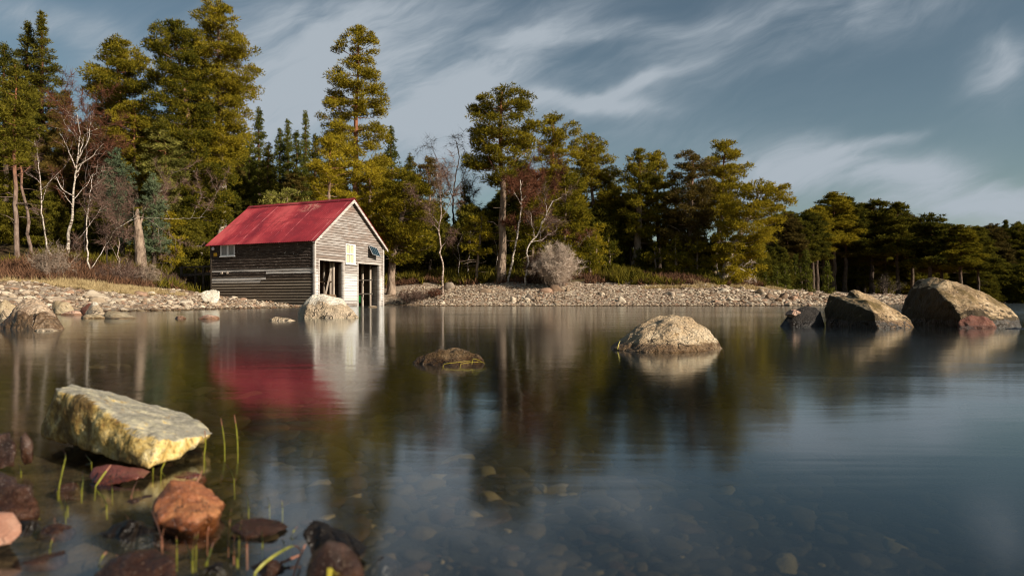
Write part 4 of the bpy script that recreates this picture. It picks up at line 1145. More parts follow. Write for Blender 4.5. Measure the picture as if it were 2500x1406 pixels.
# variants for the far wood, copied
def variant(kind, seed):
    r = random.Random(seed)
    if kind == 'spruce':
        return pine_core([(0, 0, 0), (0, 0, 14)], [(14 * (1 - i / 7.) + .1, -2.2 * (i / 7.) ** .85 - .08, 2.2 * (i / 7.) ** .85 + .08) for i in range(7)], .18, seed, whorl=.55, per=6, pad=.42, rise=.25, tuft=.32, k=4, tn=70, width=.09)
    if kind == 'bush':
        return pine_core([(0, 0, 0), (0, 0, 9)], [(9.1, -.5, .5), (8, -1.5, 1.5), (6.5, -2.4, 2.4), (4.5, -2.9, 2.9), (2.5, -3., 3.), (.7, -2.8, 2.8)], .2, seed, whorl=.75, per=7, pad=.7, tuft=.38, k=4, tn=26, width=.11, inner=.4)
    h = 15.
    env = [(h, -.6, .6)]
    for i in range(1, 9):
        z = h - i * r.uniform(.9, 1.15)
        w = (1.2 + 1.6 * (i / 8.) ** .6)
        env.append((z, -w * r.uniform(.7, 1.15), w * r.uniform(.7, 1.15)))
    ox = r.uniform(-.5, .5)
    return pine_core([(0, 0, 0), (ox * .6, 0, 7), (ox, 0, h - .1)], env, .24, seed, whorl=.9, per=5, pad=.62, tuft=.36, k=4, tn=46, width=.10, inner=.45)


VAR = []
rr = random.Random(5)
for kd, sd, mt in [('pine', 1, 'pine_dark'), ('pine', 2, 'pine'), ('pine', 3, 'pine_dark'), ('pine', 4, 'pine_brown'), ('spruce', 5, 'pine_dark'), ('spruce', 6, 'spruce'), ('bush', 7, 'pine_dark'), ('bush', 8, 'pine_dark')]:
    T, Cn = variant(kd, sd)
    VAR.append((T.mesh('trunk', MAT['bark_dark'], True), Cn.mesh('crown', MAT[mt]), {'pine': 15., 'spruce': 14.1, 'bush': 9.1}[kd]))


def far_tree(px, top, D, v, label, group, wide=1.0):
    T, Cn, h0 = VAR[v]
    X = (px - 1250) / F * D
    z0 = gz(X, D)
    h = H + (HY - top) / F * D - z0
    if h < 2: return
    s = h / h0
    spr = v in (4, 5)
    o = thing('spruce_tree' if spr else 'pine_tree', label, 'spruce tree' if spr else 'pine tree', (X, D, z0), random.uniform(0, 6.28), group)
    o.scale = (s * wide, s * wide, s)
    link('trunk', T, o); link('crown', Cn, o)


FAR = [(1985, 522, 84, 0, 'broad pine at the near end of the far wood'), (2036, 474, 92, 1, 'highest pine of the far wood with a ragged head'), (2062, 486, 94, 2, 'pine leaning on the highest pine of the far wood'), (2095, 500, 96, 3, 'pine after the highest one in the far wood'),
       (2128, 490, 94, 0, 'full headed pine above the slanting boulder'), (2160, 512, 97, 1, 'lower pine between two full headed pines of the far wood'), (2192, 498, 92, 2, 'flat headed pine over the gap between the two big boulders'), (2228, 528, 94, 3, 'pine stepping down from the flat headed one'),
       (2268, 524, 86, 0, 'dense rounded pine above the largest boulder'), (2300, 548, 88, 3, 'pine in the shade of the dense rounded pine'), (2345, 552, 84, 1, 'brownish round pine above the slope of the largest boulder'), (2388, 558, 86, 2, 'pine with pale branches beyond the largest boulder'),
       (2425, 548, 108, 3, 'black pine near the end of the far wood'), (2455, 540, 112, 4, 'pointed black spruce near the end of the far wood'), (2490, 544, 112, 0, 'black pine cut by the frame edge')]
FAR += [(1925, 524, 80, 3, 'brownish pine in the notch next to the leaning pine'), (1955, 535, 81, 0, 'dark pine filling the notch before the far wood')]
for px, top, D, v, lb in FAR: far_tree(px, top, D, v, lb, 'pines of the far wood', rr.uniform(1.15, 1.6) if v < 4 else 1.0)
for k in range(64):
    px = 1890 + k * 10.4 + rr.uniform(-6, 6)
    top = np.interp(px, [1890, 2050, 2200, 2350, 2420, 2520], [540, 515, 535, 570, 560, 552]) + rr.uniform(-18, 30)
    far_tree(px, top, np.interp(px, [1890, 2500], [92, 118]) + rr.uniform(-8, 12), rr.randrange(6), 'dark pine or spruce deep inside the far wood', 'trees deep in the far wood', rr.uniform(.9, 1.5))
for k in range(86):
    px = -60 + k * 18 + rr.uniform(-8, 8)
    if 1085 < px < 1150: continue
    top = np.interp(px, [-60, 150, 330, 560, 620, 760, 1000, 1040, 1160, 1250, 1330, 1480, 1540], [300, 330, 280, 300, 400, 400, 420, 520, 560, 400, 400, 560, 580]) + rr.uniform(0, 90)
    far_tree(px, top, rr.uniform(66, 82), rr.randrange(6), 'shaded tree deep in the wood behind the boathouse', 'trees deep in the wood behind the boathouse', 1.2)
for k in range(26):
    px = 1480 + k * 17 + rr.uniform(-8, 8)
    far_tree(px, 585 + rr.uniform(-10, 55), rr.uniform(64, 76), rr.randrange(6), 'shaded tree standing behind the dark pine group', 'trees behind the dark pine group', 1.2)
for px, tp_ in ((120, 430), (160, 450), (60, 440), (200, 470), (20, 450), (548, 410), (574, 430), (510, 420), (205, 320), (80, 400)):
    far_tree(px, tp_, 64, 6 + px % 2, 'low dense pine in the shade behind the front row of trees', 'low pines behind the front row')
for k in range(44):
    px = -50 + k * 35 + rr.uniform(-10, 10)
    if 1085 < px < 1140: continue
    far_tree(px, 500 + rr.uniform(-30, 50), rr.uniform(59, 66), 6 + k % 2, 'low dense pine in the shade behind the front row of trees', 'low pines behind the front row')
for k in range(26):
    px = -40 + k * 21 + rr.uniform(-8, 8)
    far_tree(px, 500 + rr.uniform(-40, 40), rr.uniform(49, 58), 6 + k % 2, 'low dense dark pine behind the birch thicket', 'low pines behind the birch thicket')
for k in range(9):
    far_tree(1462 + k * 11, 440 + rr.uniform(0, 70), rr.uniform(60, 64), k % 4, 'thin dark pine closing the gap beside the dark group', 'thin pines beside the dark group', 1.1)
for k in range(22):
    far_tree(1480 + k * 20 + rr.uniform(-6, 6), 592 + rr.uniform(-10, 25), rr.uniform(61, 68), 6 + k % 2, 'low dense pine in the shade under the dark group', 'low pines under the dark group')
for k in range(34):
    far_tree(1900 + k * 19 + rr.uniform(-6, 6), np.interp(k, [0, 33], [610, 640]) + rr.uniform(-15, 25), rr.uniform(96, 108), 6 + k % 2, 'low dense pine in the shade of the far wood', 'low pines under the far wood', 1.3)
for k in range(22):            # the wood goes on past the frame edge
    far_tree(-90 - k * 24 + rr.uniform(-10, 10), rr.uniform(240, 420), rr.uniform(46, 74), k % 8, 'dark pine of the wood beyond the spire pines', 'pines beyond the spire pines', 1.2)
# unseen pines on a promontory, added to shade the far wood
for k in range(16):
    a = k / 15.
    X, Y = 100 + 45 * a + rr.uniform(-4, 4), 118 - 46 * a + rr.uniform(-3, 6)
    T, Cn, h0 = VAR[rr.randrange(6)]
    s = rr.uniform(1.1, 1.5)
    o = thing('pine_tree', 'unseen pine added on a promontory to shade the far wood', 'pine tree', (X, Y, gz(X, Y)), rr.uniform(0, 6), 'unseen pines added to shade the far wood')
    o.scale = (s * 1.2, s * 1.2, s)
    link('trunk', T, o); link('crown', Cn, o)


# bare trees
def grow(T, Cn, path, r0, r, depth, twig_len, ntw, twig_w, bend=.5, droop=0., sides=5, r1=None, start=.3, nb=5, blen=.45):
    path = np.asarray(path, float)
    L = np.linalg.norm(np.diff(path, axis=0), axis=1).sum()
    n = max(4, int(L / .35) + 2)
    seg = np.concatenate([[0], np.cumsum(np.linalg.norm(np.diff(path, axis=0), axis=1))]); seg /= seg[-1]
    t = np.linspace(0, 1, n)
    p = np.stack([np.interp(t, seg, path[:, i]) for i in range(3)], 1)
    p[1:-1] += r.normal(size=(n - 2, 3)) * .03 * min(1, L)
    T.tube(p, r0 + ((r1 if r1 is not None else r0 * .25) - r0) * t, sides)
    if depth > 0:
        for b in range(nb):
            tb = start + (1 - start) * (b + r.random()) / nb
            q = np.array([np.interp(tb, t, p[:, i]) for i in range(3)])
            d = np.array([np.interp(min(1, tb + .05), t, p[:, i]) for i in range(3)]) - np.array([np.interp(max(0, tb - .05), t, p[:, i]) for i in range(3)])
            d = unit(d)
            side = unit(np.cross(d, r.normal(size=3)))
            bl = L * blen * r.uniform(.6, 1.15) * (1.15 - .5 * tb)
            d1 = unit(d * .7 + side * .8 + np.array([0, 0, .15]))
            d2 = unit(d1 + np.array([0, 0, .35 - droop]) + .3 * r.normal(size=3))
            grow(T, Cn, [q, q + d1 * bl * .5, q + d1 * bl * .5 + d2 * bl * .5], max(.007, r0 * .32 * (1.1 - .6 * tb)), r, depth - 1, twig_len, ntw, twig_w, bend, droop, max(3, sides - 1), None, .15, max(3, nb - 1), .55)
    if depth <= 1 and ntw:
        m = max(3, int(ntw * L))
        tt = r.uniform(.2, 1, m)
        c = np.stack([np.interp(tt, t, p[:, i]) for i in range(3)], 1)
        ax = unit(p[-1] - p[0])
        d = unit(ax * .5 + r.normal(size=(m, 3)) * .7 + np.array([0, 0, .25 - droop]))
        needles(Cn, c, d, 3, twig_len, twig_w, r, .55)


def bare_tree(label, D, lines, rad, bark, twig, name='birch_tree', cat='birch tree', depth=2, twl=.45, ntw=14, tww=.022, droop=0., group=None, nb=5, blen=.42, rads=None):
    SEED[0] += 1
    r = np.random.default_rng(SEED[0])
    px, py = lines[0][0]
    X = (px - 1250) / F * D
    root = np.array([X, D, gz(X, D)])
    T, Cn = Geo(), Geo()
    for i, ln in enumerate(lines):
        lp = loc_pts(D, root, ln)
        if i == 0: lp[0] = np.array([0, 0, -.2])
        y = 0; dy = 0 if i == 0 else r.normal() * .25
        for j in range(1, len(lp)):
            y += dy * np.linalg.norm(lp[j] - lp[j - 1]); lp[j][1] += y
        rd = .72 * (rads[i] if rads else (rad if i == 0 else rad * .36))
        grow(T, Cn, lp, rd, r, depth if i else depth, twl, ntw, tww, droop=droop, r1=rd * .3, sides=7 if i == 0 else 5, start=.45 if i == 0 else .3, nb=nb, blen=blen)
    o = thing(name, label, cat, root, 0, group)
    link('trunk', T.mesh('trunk', MAT[bark], True), o)
    link('crown', Cn.mesh('crown', MAT[twig]), o)
    return o


bare_tree('large white birch with crooked forking limbs', 43, [[(160, 642), (168, 575), (178, 500), (183, 430), (186, 400)], [(186, 405), (182, 345), (172, 300), (158, 262), (126, 256)], [(186, 400), (204, 345), (206, 300), (198, 272)], [(187, 402), (206, 360), (222, 330), (256, 322)],
           [(184, 424), (200, 402), (228, 380), (256, 352)], [(178, 478), (150, 462), (136, 430), (122, 424)], [(184, 410), (176, 372), (160, 330)]], .16, 'birch', 'twig_red', depth=2, twl=.5, ntw=6, nb=4)
bare_tree('thin white birch bending up from the grey shrub', 41, [[(136, 648), (118, 612), (106, 560), (101, 480), (94, 400), (84, 342)], [(100, 450), (80, 432), (60, 415)], [(106, 540), (90, 520), (76, 508)]], .075, 'birch', 'twig_pink', depth=1, ntw=8)
bare_tree('forked white birch rising from the dry grass', 38, [[(222, 660), (212, 605), (210, 540), (216, 500), (226, 430)], [(222, 656), (232, 600), (233, 545), (244, 512), (268, 500), (280, 470)], [(210, 560), (200, 575), (184, 592), (168, 612)]], .07, 'birch', 'twig_pink', depth=2, ntw=14, nb=5)
bare_tree('slim birch stem in the thicket beside the broken grey trunk', 39, [[(292, 650), (290, 610), (285, 570), (284, 540)], [(290, 640), (270, 600), (244, 560)]], .05, 'birch_pink', 'twig_pink', depth=2, ntw=18)
bare_tree('red twigged birch whose haze of twigs stands behind the white birch', 47, [[(205, 640), (208, 500), (212, 400), (215, 250)], [(210, 440), (235, 350), (250, 270)], [(210, 420), (180, 320), (150, 215)]], .07, 'bark_bare', 'twig_red', depth=2, twl=.6, ntw=15, nb=5, tww=.022)
bare_tree('brown thicket birch behind the forked white birch', 42, [[(262, 645), (260, 560), (262, 470)], [(260, 560), (235, 500), (215, 455)], [(261, 580), (290, 510), (310, 465)]], .05, 'bark_bare', 'twig_pink', depth=2, twl=.55, ntw=15, nb=5, tww=.018)
bare_tree('crooked pinkish birch on the slope beyond the boathouse', 46.5, [[(1079, 674), (1082, 650), (1074, 622), (1076, 595), (1070, 560), (1078, 520), (1074, 470), (1066, 420)], [(1074, 610), (1090, 585), (1104, 570)], [(1077, 535), (1095, 505), (1108, 470), (1112, 440)]], .11, 'birch_pink', 'twig_pink', depth=2, twl=.5, ntw=18, nb=5, droop=.2)
bare_tree('dark bare tree with drooping twigs against the sky', 64, [[(1108, 650), (1106, 480), (1112, 430), (1122, 385), (1114, 348)], [(1106, 485), (1092, 440), (1068, 395), (1058, 362), (1040, 358)], [(1107, 470), (1128, 440), (1140, 400), (1132, 365)], [(1106, 480), (1124, 470), (1150, 462)]], .16, 'bark_bare', 'twig_dark', name='bare_tree', cat='bare tree', depth=2, twl=.8, ntw=9, droop=.75, tww=.02, nb=4)
bare_tree('dark bare tree lower and nearer the tall pine', 63, [[(1156, 650), (1152, 540), (1146, 470)], [(1150, 520), (1140, 470), (1128, 440)]], .1, 'bark_bare', 'twig_dark', name='bare_tree', cat='bare tree', depth=2, twl=.7, ntw=14, droop=.3)
bare_tree('leaning white birch next to the bare trunk of the tall pine', 49, [[(1238, 688), (1248, 650), (1258, 600), (1268, 545), (1274, 490), (1270, 440)], [(1272, 500), (1256, 470), (1240, 440)], [(1274, 490), (1296, 460), (1318, 430)]], .13, 'birch', 'twig_red', depth=2, twl=.6, ntw=30, nb=5, tww=.028)
bare_tree('bent white birch beside the bare round bush', 48, [[(1280, 692), (1286, 664), (1291, 640), (1284, 618), (1294, 595), (1308, 578), (1322, 550), (1334, 522), (1350, 490)], [(1310, 575), (1340, 548), (1366, 538)], [(1308, 580), (1298, 550), (1296, 520)]], .11, 'birch', 'twig_pink', depth=2, twl=.45, ntw=13, nb=5)
bare_tree('red twigged birch crown over the leaning white birch', 51, [[(1320, 680), (1318, 560), (1316, 400)], [(1318, 520), (1290, 450), (1270, 400)], [(1318, 500), (1350, 440), (1368, 410)]], .07, 'bark_bare', 'twig_red', depth=2, twl=.6, ntw=15, nb=5, tww=.022)
bare_tree('pale crooked birch low behind the bare round bush', 52, [[(1394, 670), (1392, 620), (1396, 590)], [(1393, 618), (1412, 600), (1432, 578)], [(1393, 610), (1388, 585), (1380, 565)]], .07, 'birch', 'twig_red', depth=2, ntw=14)
for a, lb in (([(1118, 656), (1122, 625), (1116, 600), (1128, 575)], 'slim crooked birch deep in the shade beyond the pink birch'), ([(1206, 662), (1214, 630), (1212, 600), (1205, 580)], 'slim pale birch just behind the bare trunk of the tall pine'), ([(1140, 650), (1146, 610), (1150, 560)], 'slim upright birch under the low yellow green pine')):
    bare_tree(lb, 53, [a], .05, 'birch', 'twig_pink', depth=1, ntw=8)
bare_tree('thin dead tree bleached white at the edge of the stony point', 54, [[(1772, 700), (1796, 672), (1812, 655), (1838, 630)], [(1800, 668), (1822, 684), (1848, 690)], [(1812, 655), (1826, 672), (1838, 682)]], .07, 'deadwood', 'twig_grey', name='dead_tree', cat='dead tree', depth=1, ntw=6)
# broken trunk
SEED[0] += 1
g = Geo(); Dd = 44.; X = (346 - 1250) / F * Dd
zr = gz(X, Dd)
tp = np.array([P(a, b, Dd) - np.array([X, Dd, zr]) for a, b in [(346, 655), (343, 620), (339, 585), (337, 555), (334, 530), (336, 510)]]); tp[0, 2] = -.2
g.tube(tp, [.40, .33, .31, .24, .17, .06], 10)
g.tube([tp[3], tp[3] + [.25, 0, .5], tp[3] + [.3, .1, .9]], [.12, .08, .02], 6)
tag(link('dead_tree', g.mesh('dead_tree', MAT['bark_pine'], True), loc=(X, Dd, zr)), 'thick broken grey trunk without a crown in the thicket', 'dead tree')


# bushes
def shrub(label, px, py, D, w, h, n, twig, ntw=10, twl=.3, tww=.018, cat='bare shrub', ball=False, depth=1):
    SEED[0] += 1
    r = np.random.default_rng(SEED[0])
    X = (px - 1250) / F * D
    root = np.array([X, D, gz(X, D)])
    T, Cn = Geo(), Geo()
    for i in range(n):
        a = r.uniform(0, 6.28); e = (r.random() ** .6)
        tip = np.array([math.cos(a) * w * e, math.sin(a) * w * e, h * (math.sqrt(max(.04, 1 - (.93 * e) ** 2)) if ball else (1 - .55 * e)) * r.uniform(.72, 1.08)])
        tip[:2] *= r.uniform(.8, 1.15)
        base = np.array([math.cos(a), math.sin(a), 0]) * r.uniform(0, .3) * w
        mid = base * .6 + tip * .45 + np.array([0, 0, .12 * h])
        grow(T, Cn, [base, mid, tip], .016, r, depth, twl, ntw, tww, nb=4, sides=3, blen=.4)
    o = thing('shrub', label, cat, root)
    link('stems', T.mesh('stems', MAT['birch_pink'], True), o)
    link('crown', Cn.mesh('crown', MAT[twig]), o)


shrub('big round leafless bush, pale grey, on the beach crest', 1362, 706, 47, 1.75, 2.75, 90, 'twig_grey', 16, .42, .02, ball=True, cat='bush')
shrub('smaller brownish bush leaning on the big round bush', 1318, 700, 48.5, 1.1, 2.1, 40, 'twig_pink', 16, .42, .02, ball=True, cat='bush')
shrub('grey bare shrub with fanned stems above the shingle', 128, 684, 33, 1.1, 2.0, 34, 'twig_shrub', 5, .35, .014)
shrub('bare brown shrub between the forked birch and the broken trunk', 300, 676, 36, 1.3, 1.7, 34, 'twig_pink', 9, .35)
shrub('tangled bare shrub in front of the broken grey trunk', 352, 672, 38, 1.2, 1.5, 34, 'twig_shrub', 8, .3)
shrub('low bare shrub where the dry grass meets the clearing', 408, 668, 41, 1.1, 1.2, 26, 'twig_pink', 9, .3)
shrub('wide low heathery shrub beyond the boathouse corner', 1005, 694, 45.5, 1.3, .95, 40, 'twig_pink', 12, .3)
shrub('dark heathery shrub in front of the pink birch foot', 1062, 690, 46, .7, .6, 26, 'twig_red', 14, .25)
shrub('dim bare shrub in the shade between the two big boulders', 2165, 728, 78, 2.0, 2.4, 26, 'twig_dark', 6, .5, .02)

# stakes on the slope
for px, lb in ((1144, 'short leaning wooden stake on the slope below the tall pine'), (1181, 'curved wooden stake beside the short leaning stake')):
    x, y, z = hit(px, 686)
    g = Geo().tube([(0, 0, -.1), (.05, 0, .25), (-.03, 0, .55)], [.035, .03, .012], 6)
    tag(link('stake', g.mesh('stake', MAT['deadwood'], True), loc=(x, y, z)), lb, 'stake')


# heather, scrub and grass
def cover(name, n, xr, yr, dr, mat, length, width, k, seed, clump=.35, thr=.0, mask=None):
    r = np.random.default_rng(seed)
    x = r.uniform(*xr, n * 6); y = r.uniform(*yr, n * 6)
    d = shore(x, y)
    p3 = np.stack([x, y, 0 * x], 1)
    nz = fbm(p3 * clump, seed, 3)
    rx, ry = x - C0[0], y - C0[1]
    u = rx * U[0] + ry * U[1]; v = rx * V[0] + ry * V[1]
    ok = (d > dr[0] + .8 * nz) & (d < dr[1]) & (nz > thr) & ~((u > -1.2) & (u < BW + .5) & (v > -3) & (v < BL + .8))
    if mask: ok &= mask(x, y)
    x, y, nz = x[ok][:n], y[ok][:n], nz[ok][:n]
    c = np.stack([x, y, ground(x, y) - .02], 1)
    g = Geo()
    hh = (length * (.5 + np.clip(nz - thr, 0, 1)))
    c[:, 2] += r.random(len(c)) * hh * .6
    needles(g, c, np.tile(np.array([[0, 0, 1.]]), (len(c), 1)), k, length, width, r, .55)
    tag(link(name, g.mesh(name, MAT[mat])), kind='stuff')


cover('heather', 26000, (-40, 24), (24, 66), (8.6, 22), 'heather', .42, .06, 4, 71, .5, -.25, lambda x, y: (x > -13) | (y > 33.2 + .15 * (x + 20)) | ((y > 28) & (x < -21)))
cover('undergrowth', 14000, (-34, 24), (38, 62), (8.5, 20), 'undergreen', .60, .08, 4, 72, .35, .0)
cover('dry_grass', 20000, (-30, -13), (22, 40), (5.4, 30), 'drygrass', .14, .016, 4, 73, .9, -.3, lambda x, y: (y > 27.5 + .12 * (x + 20)) & (y < 33.5) & (x > -23))
cover('dry_grass', 5000, (-30, -13), (22, 40), (6., 30), 'drygrass', .30, .018, 4, 75, .8, .15, lambda x, y: (y > 28.5) & (y < 34.5) & (x > -25))
cover('heath_grass', 5000, (9, 24), (44, 58), (7., 10.), 'drygrass', .2, .03, 3, 74, .5, -.1)

# ------------------------------------------------------------------ boathouse
B = thing('boathouse', 'weathered wooden boathouse with a red corrugated roof and two open doorways', 'boathouse', (C0[0], C0[1], 0), math.atan2(U[1], U[0]))
rb = random.Random(3)


def plank_row(g, axis, off, spans, z0, z1, out_, lap=.045, jit=.012, cut=None, th=.018):
    """one course of lapped boards: axis 'u' boards run along x at y = off; 'v' along y at x = off; out_ = outward sign"""
    for a, b in spans:
        L = b - a
        if L < .04: continue
        cuts = [a, b]
        if L > 4.2:
            c_ = a + L * rb.uniform(.38, .62); cuts = [a, c_ - .003, c_ + .003, b]
        for s0, s1 in zip(cuts[0::2], cuts[1::2]):
            j0, j1 = rb.uniform(-jit, jit), rb.uniform(-jit, jit)
            bl, bt = lap + rb.uniform(-.004, .008), .004
            def pt(s, z, o):
                return (s, off + out_ * o, z) if axis == 'u' else (off + out_ * o, s, z)
            t0, t1 = s0, s1
            if cut:
                t0, t1 = max(s0, cut(z1)[0]), min(s1, cut(z1)[1])
                s0, s1 = max(s0, cut(z0)[0]), min(s1, cut(z0)[1])
                if s1 - s0 < .05: continue
                if t1 < t0: t0 = t1 = (t0 + t1) / 2
            zz1 = z1 + .02
            v = [pt(s0, z0 + j0, bl), pt(s1, z0 + j1, bl), pt(s1, z0 + j1, bl - th), pt(s0, z0 + j0, bl - th), pt(t0, zz1, bt), pt(t1, zz1, bt), pt(t1, zz1, bt - th), pt(t0, zz1, bt - th)]
            g.hexa(v)


def minus(a, b, holes):
    res = [(a, b)]
    for h0, h1 in holes:
        nr = []
        for s, e in res:
            if h1 <= s or h0 >= e: nr.append((s, e))
            else:
                if h0 > s: nr.append((s, h0))
                if h1 < e: nr.append((h1, e))
        res = nr
    return res


D_L, D_R, DOORH = (.36, 2.46), (3.86, 6.05), 2.58
WINF = (2.66, 3.62, 2.52, 3.70)
WINS = (5.95, 7.12, 2.98, 3.66)
SLOPE = (RIDGE - EAVE) / (BW / 2)


def gable(z):
    if z <= EAVE: return (0, BW)
    k = (z - EAVE) / SLOPE
    return (k, BW - k)


g = Geo(); z = -.45; hgt = .152
while z < RIDGE:
    z1 = z + hgt
    holes = []
    zm = (z + z1) / 2
    if zm < DOORH: holes += [D_L, D_R]
    if WINF[2] < zm < WINF[3]: holes.append(WINF[:2])
    plank_row(g, 'u', 0, minus(0, BW, holes), z, z1, -1, cut=gable)
    z = z1
link('front_wall', g.mesh('front_wall', MAT['board_front']), B)['label'] = 'sunlit gable of pale weathered boards'
g = Geo(); z = -.45
while z < EAVE - .02:
    z1 = min(z + .165, EAVE + .02); zm = (z + z1) / 2
    plank_row(g, 'v', 0, minus(.05, BL, [WINS[:2]] if WINS[2] < zm < WINS[3] else []), z, z1, -1, lap=.042, jit=.014)
    z = z1
link('side_wall', g.mesh('side_wall', MAT['board_side']), B)['label'] = 'long shaded wall of dark boards'
g = Geo(); z = -.45
while z < EAVE - .02:
    z1 = min(z + .165, EAVE + .02)
    plank_row(g, 'v', BW, [(.05, BL)], z, z1, 1)
    z = z1
link('side_wall', g.mesh('side_wall', MAT['board_inner']), B)
g = Geo(); z = -.45
while z < RIDGE:
    plank_row(g, 'u', BL, [(0, BW)], z, z + .165, 1, cut=gable)
    z += .165
link('back_wall', g.mesh('back_wall', MAT['board_inner']), B)

# roof: corrugated sheets
for sgn, nm in ((0, 'roof'), (1, 'roof')):
    g = Geo()
    ny_, nz_ = 520, 5
    yy = np.linspace(-.26, BL + .24, ny_)
    tt = np.linspace(0, 1, nz_)
    run = BW / 2 + .26
    sl = math.atan(SLOPE)
    wob = .004 * np.sin(yy * 2.3) 
    cor = .020 * np.sin(yy * 2 * np.pi / .15)
    X_ = (BW / 2 - run * tt)[None] * np.ones((ny_, 1)); Z_ = (RIDGE + .07 - run * SLOPE * tt)[None] + 0 * X_
    nxn, nzn = -math.sin(sl), math.cos(sl)
    X_ = X_ + nxn * (cor + wob)[:, None]; Z_ = Z_ + nzn * (cor + wob)[:, None]
    if sgn: X_ = BW - X_
    v = np.stack([X_, np.repeat(yy[:, None], nz_, 1), Z_], -1).reshape(-1, 3)
    v2 = v - np.array([(-nxn if sgn else nxn), 0, nzn]) * .012
    i0 = np.arange(ny_ - 1)[:, None] * nz_ + np.arange(nz_ - 1)[None]
    q = np.stack([i0, i0 + 1, i0 + nz_ + 1, i0 + nz_], -1).reshape(-1, 4)
    N = len(v)
    eq = []
    for r_ in range(ny_ - 1):
        a0 = r_ * nz_ + nz_ - 1; eq.append((a0, a0 + nz_, a0 + nz_ + N, a0 + N))
    for c_ in range(nz_ - 1):
        eq.append((c_, c_ + 1, c_ + 1 + N, c_ + N)); e0 = (ny_ - 1) * nz_ + c_; eq.append((e0, e0 + 1, e0 + 1 + N, e0 + N))
    g.add(np.vstack([v, v2]), q=np.vstack([q, q + N, np.array(eq)]))
    link(nm, g.mesh(nm, MAT['roof'], True), B)
g = Geo()
for s in (-1, 1):
    g.hexa([(BW / 2, -.28, RIDGE + .115), (BW / 2 + s * .2, -.28, RIDGE + .115 - .2 * SLOPE), (BW / 2 + s * .2, BL + .26, RIDGE + .115 - .2 * SLOPE), (BW / 2, BL + .26, RIDGE + .115),
            (BW / 2, -.28, RIDGE + .13), (BW / 2 + s * .2, -.28, RIDGE + .13 - .2 * SLOPE), (BW / 2 + s * .2, BL + .26, RIDGE + .13 - .2 * SLOPE), (BW / 2, BL + .26, RIDGE + .13)])
link('ridge_cap', g.mesh('ridge_cap', MAT['roof']), B)
for s in (-1, 1):
    g = Geo()
    x1 = BW / 2 + s * (BW / 2 + .24); zt = RIDGE + .03; zb = zt - (BW / 2 + .24) * SLOPE
    for yf, th in ((-.25, .03),):
        v = [(BW / 2, yf, zt - .2), (x1, yf, zb - .15), (x1, yf + th, zb - .15), (BW / 2, yf + th, zt - .2), (BW / 2, yf, zt), (x1, yf, zb), (x1, yf + th, zb), (BW / 2, yf + th, zt)]
        g.hexa(v)
    # soffit board joining barge to wall
    g.hexa([(BW / 2, -.22, zt - .06), (x1, -.22, zb - .06), (x1, -.03, zb - .06), (BW / 2, -.03, zt - .06), (BW / 2, -.22, zt - .04), (x1, -.22, zb - .04), (x1, -.03, zb - .04), (BW / 2, -.03, zt - .04)])
    link('bargeboard', g.mesh('bargeboard', MAT['board_trim']), B)
for x0, y0 in ((-.06, -.06), (BW - .06, -.06), (-.05, BL - .06), (BW - .06, BL - .06)):
    g = Geo().box((x0, y0, -.5), (x0 + .13, y0 + .13, EAVE - (.02 if y0 < 0 else .02)))
    link('corner_post', g.mesh('corner_post', MAT['board_trim' if y0 < 0 else 'darkwood']), B)
# door surrounds, leaving the doorways open
for (a, b) in (D_L, D_R):
    f = Geo()
    f.box((a - .09, -.05, -.5), (a + .01, -.027, DOORH + .02)); f.box((b - .01, -.05, -.5), (b + .09, -.027, DOORH + .02)); f.box((a - .09, -.053, DOORH + .02), (b + .09, -.027, DOORH + .12))
    f.box((a, -.022, -.5), (a + .05, .10, DOORH)); f.box((b - .05, -.022, -.5), (b, .10, DOORH))
    link('door_frame', f.mesh('door_frame', MAT['board_trim']), B)
# the leaf of each doorway folded back on its post
for (x, y0, y1) in ((2.52, .10, .55), (6.12, .12, .75)):
    f = Geo().hexa([(x, y0, -.3), (x + .04, y0, -.3), (x + .26, y1, -.3), (x + .22, y1, -.3), (x, y0, 2.5), (x + .04, y0, 2.5), (x + .26, y1, 2.46), (x + .22, y1, 2.46)])
    link('door', f.mesh('door', MAT['board_trim']), B)
# partition behind the pier, studs and rails that show through the doorways
g = Geo(); z = -.45
while z < 3.4:
    plank_row(g, 'v', 3.22, [(.5, 6.9)], z, z + .165, -1)
    z += .165
link('partition', g.mesh('partition', MAT['board_inner']), B)
for x, y in ((5.86, 1.14), (5.90, .57), (2.26, 1.22), (2.24, .74), (2.32, .58)):
    link('post', Geo().box((x, y, -.5), (x + .11, y + .09, 3.4)).mesh('post', MAT['deadwood']), B)
for y in (.8, 2.6, 4.2, 5.8):
    link('stud', Geo().box((BW - .15, y, -.5), (BW - .03, y + .10, EAVE)).mesh('stud', MAT['board_inner']), B)
for zz_ in (.72, 1.60):
    link('rail', Geo().box((5.83, .35, zz_), (5.857, 3.2, zz_ + .08)).mesh('rail', MAT['deadwood']), B)
    link('rail', Geo().box((2.20, .6, zz_ - .2), (2.237, 3.2, zz_ - .12)).mesh('rail', MAT['board_inner']), B)
for x in (.9, 1.7, 2.6, 4.0, 4.8, 5.6):
    link('stud', Geo().box((x, BL - .16, -.3), (x + .1, BL - .04, 4.2)).mesh('stud', MAT['board_inner']), B)
f = Geo()
for k in range(14): f.box((.45 + k * .15, .55, .62 + .01 * (k % 3)), (.45 + k * .15 + .14, 3.5, .68 + .01 * (k % 3)))
f.box((.45, .5, .50), (2.55, .545, .64))
link('deck', f.mesh('deck', MAT['board_inner']), B)
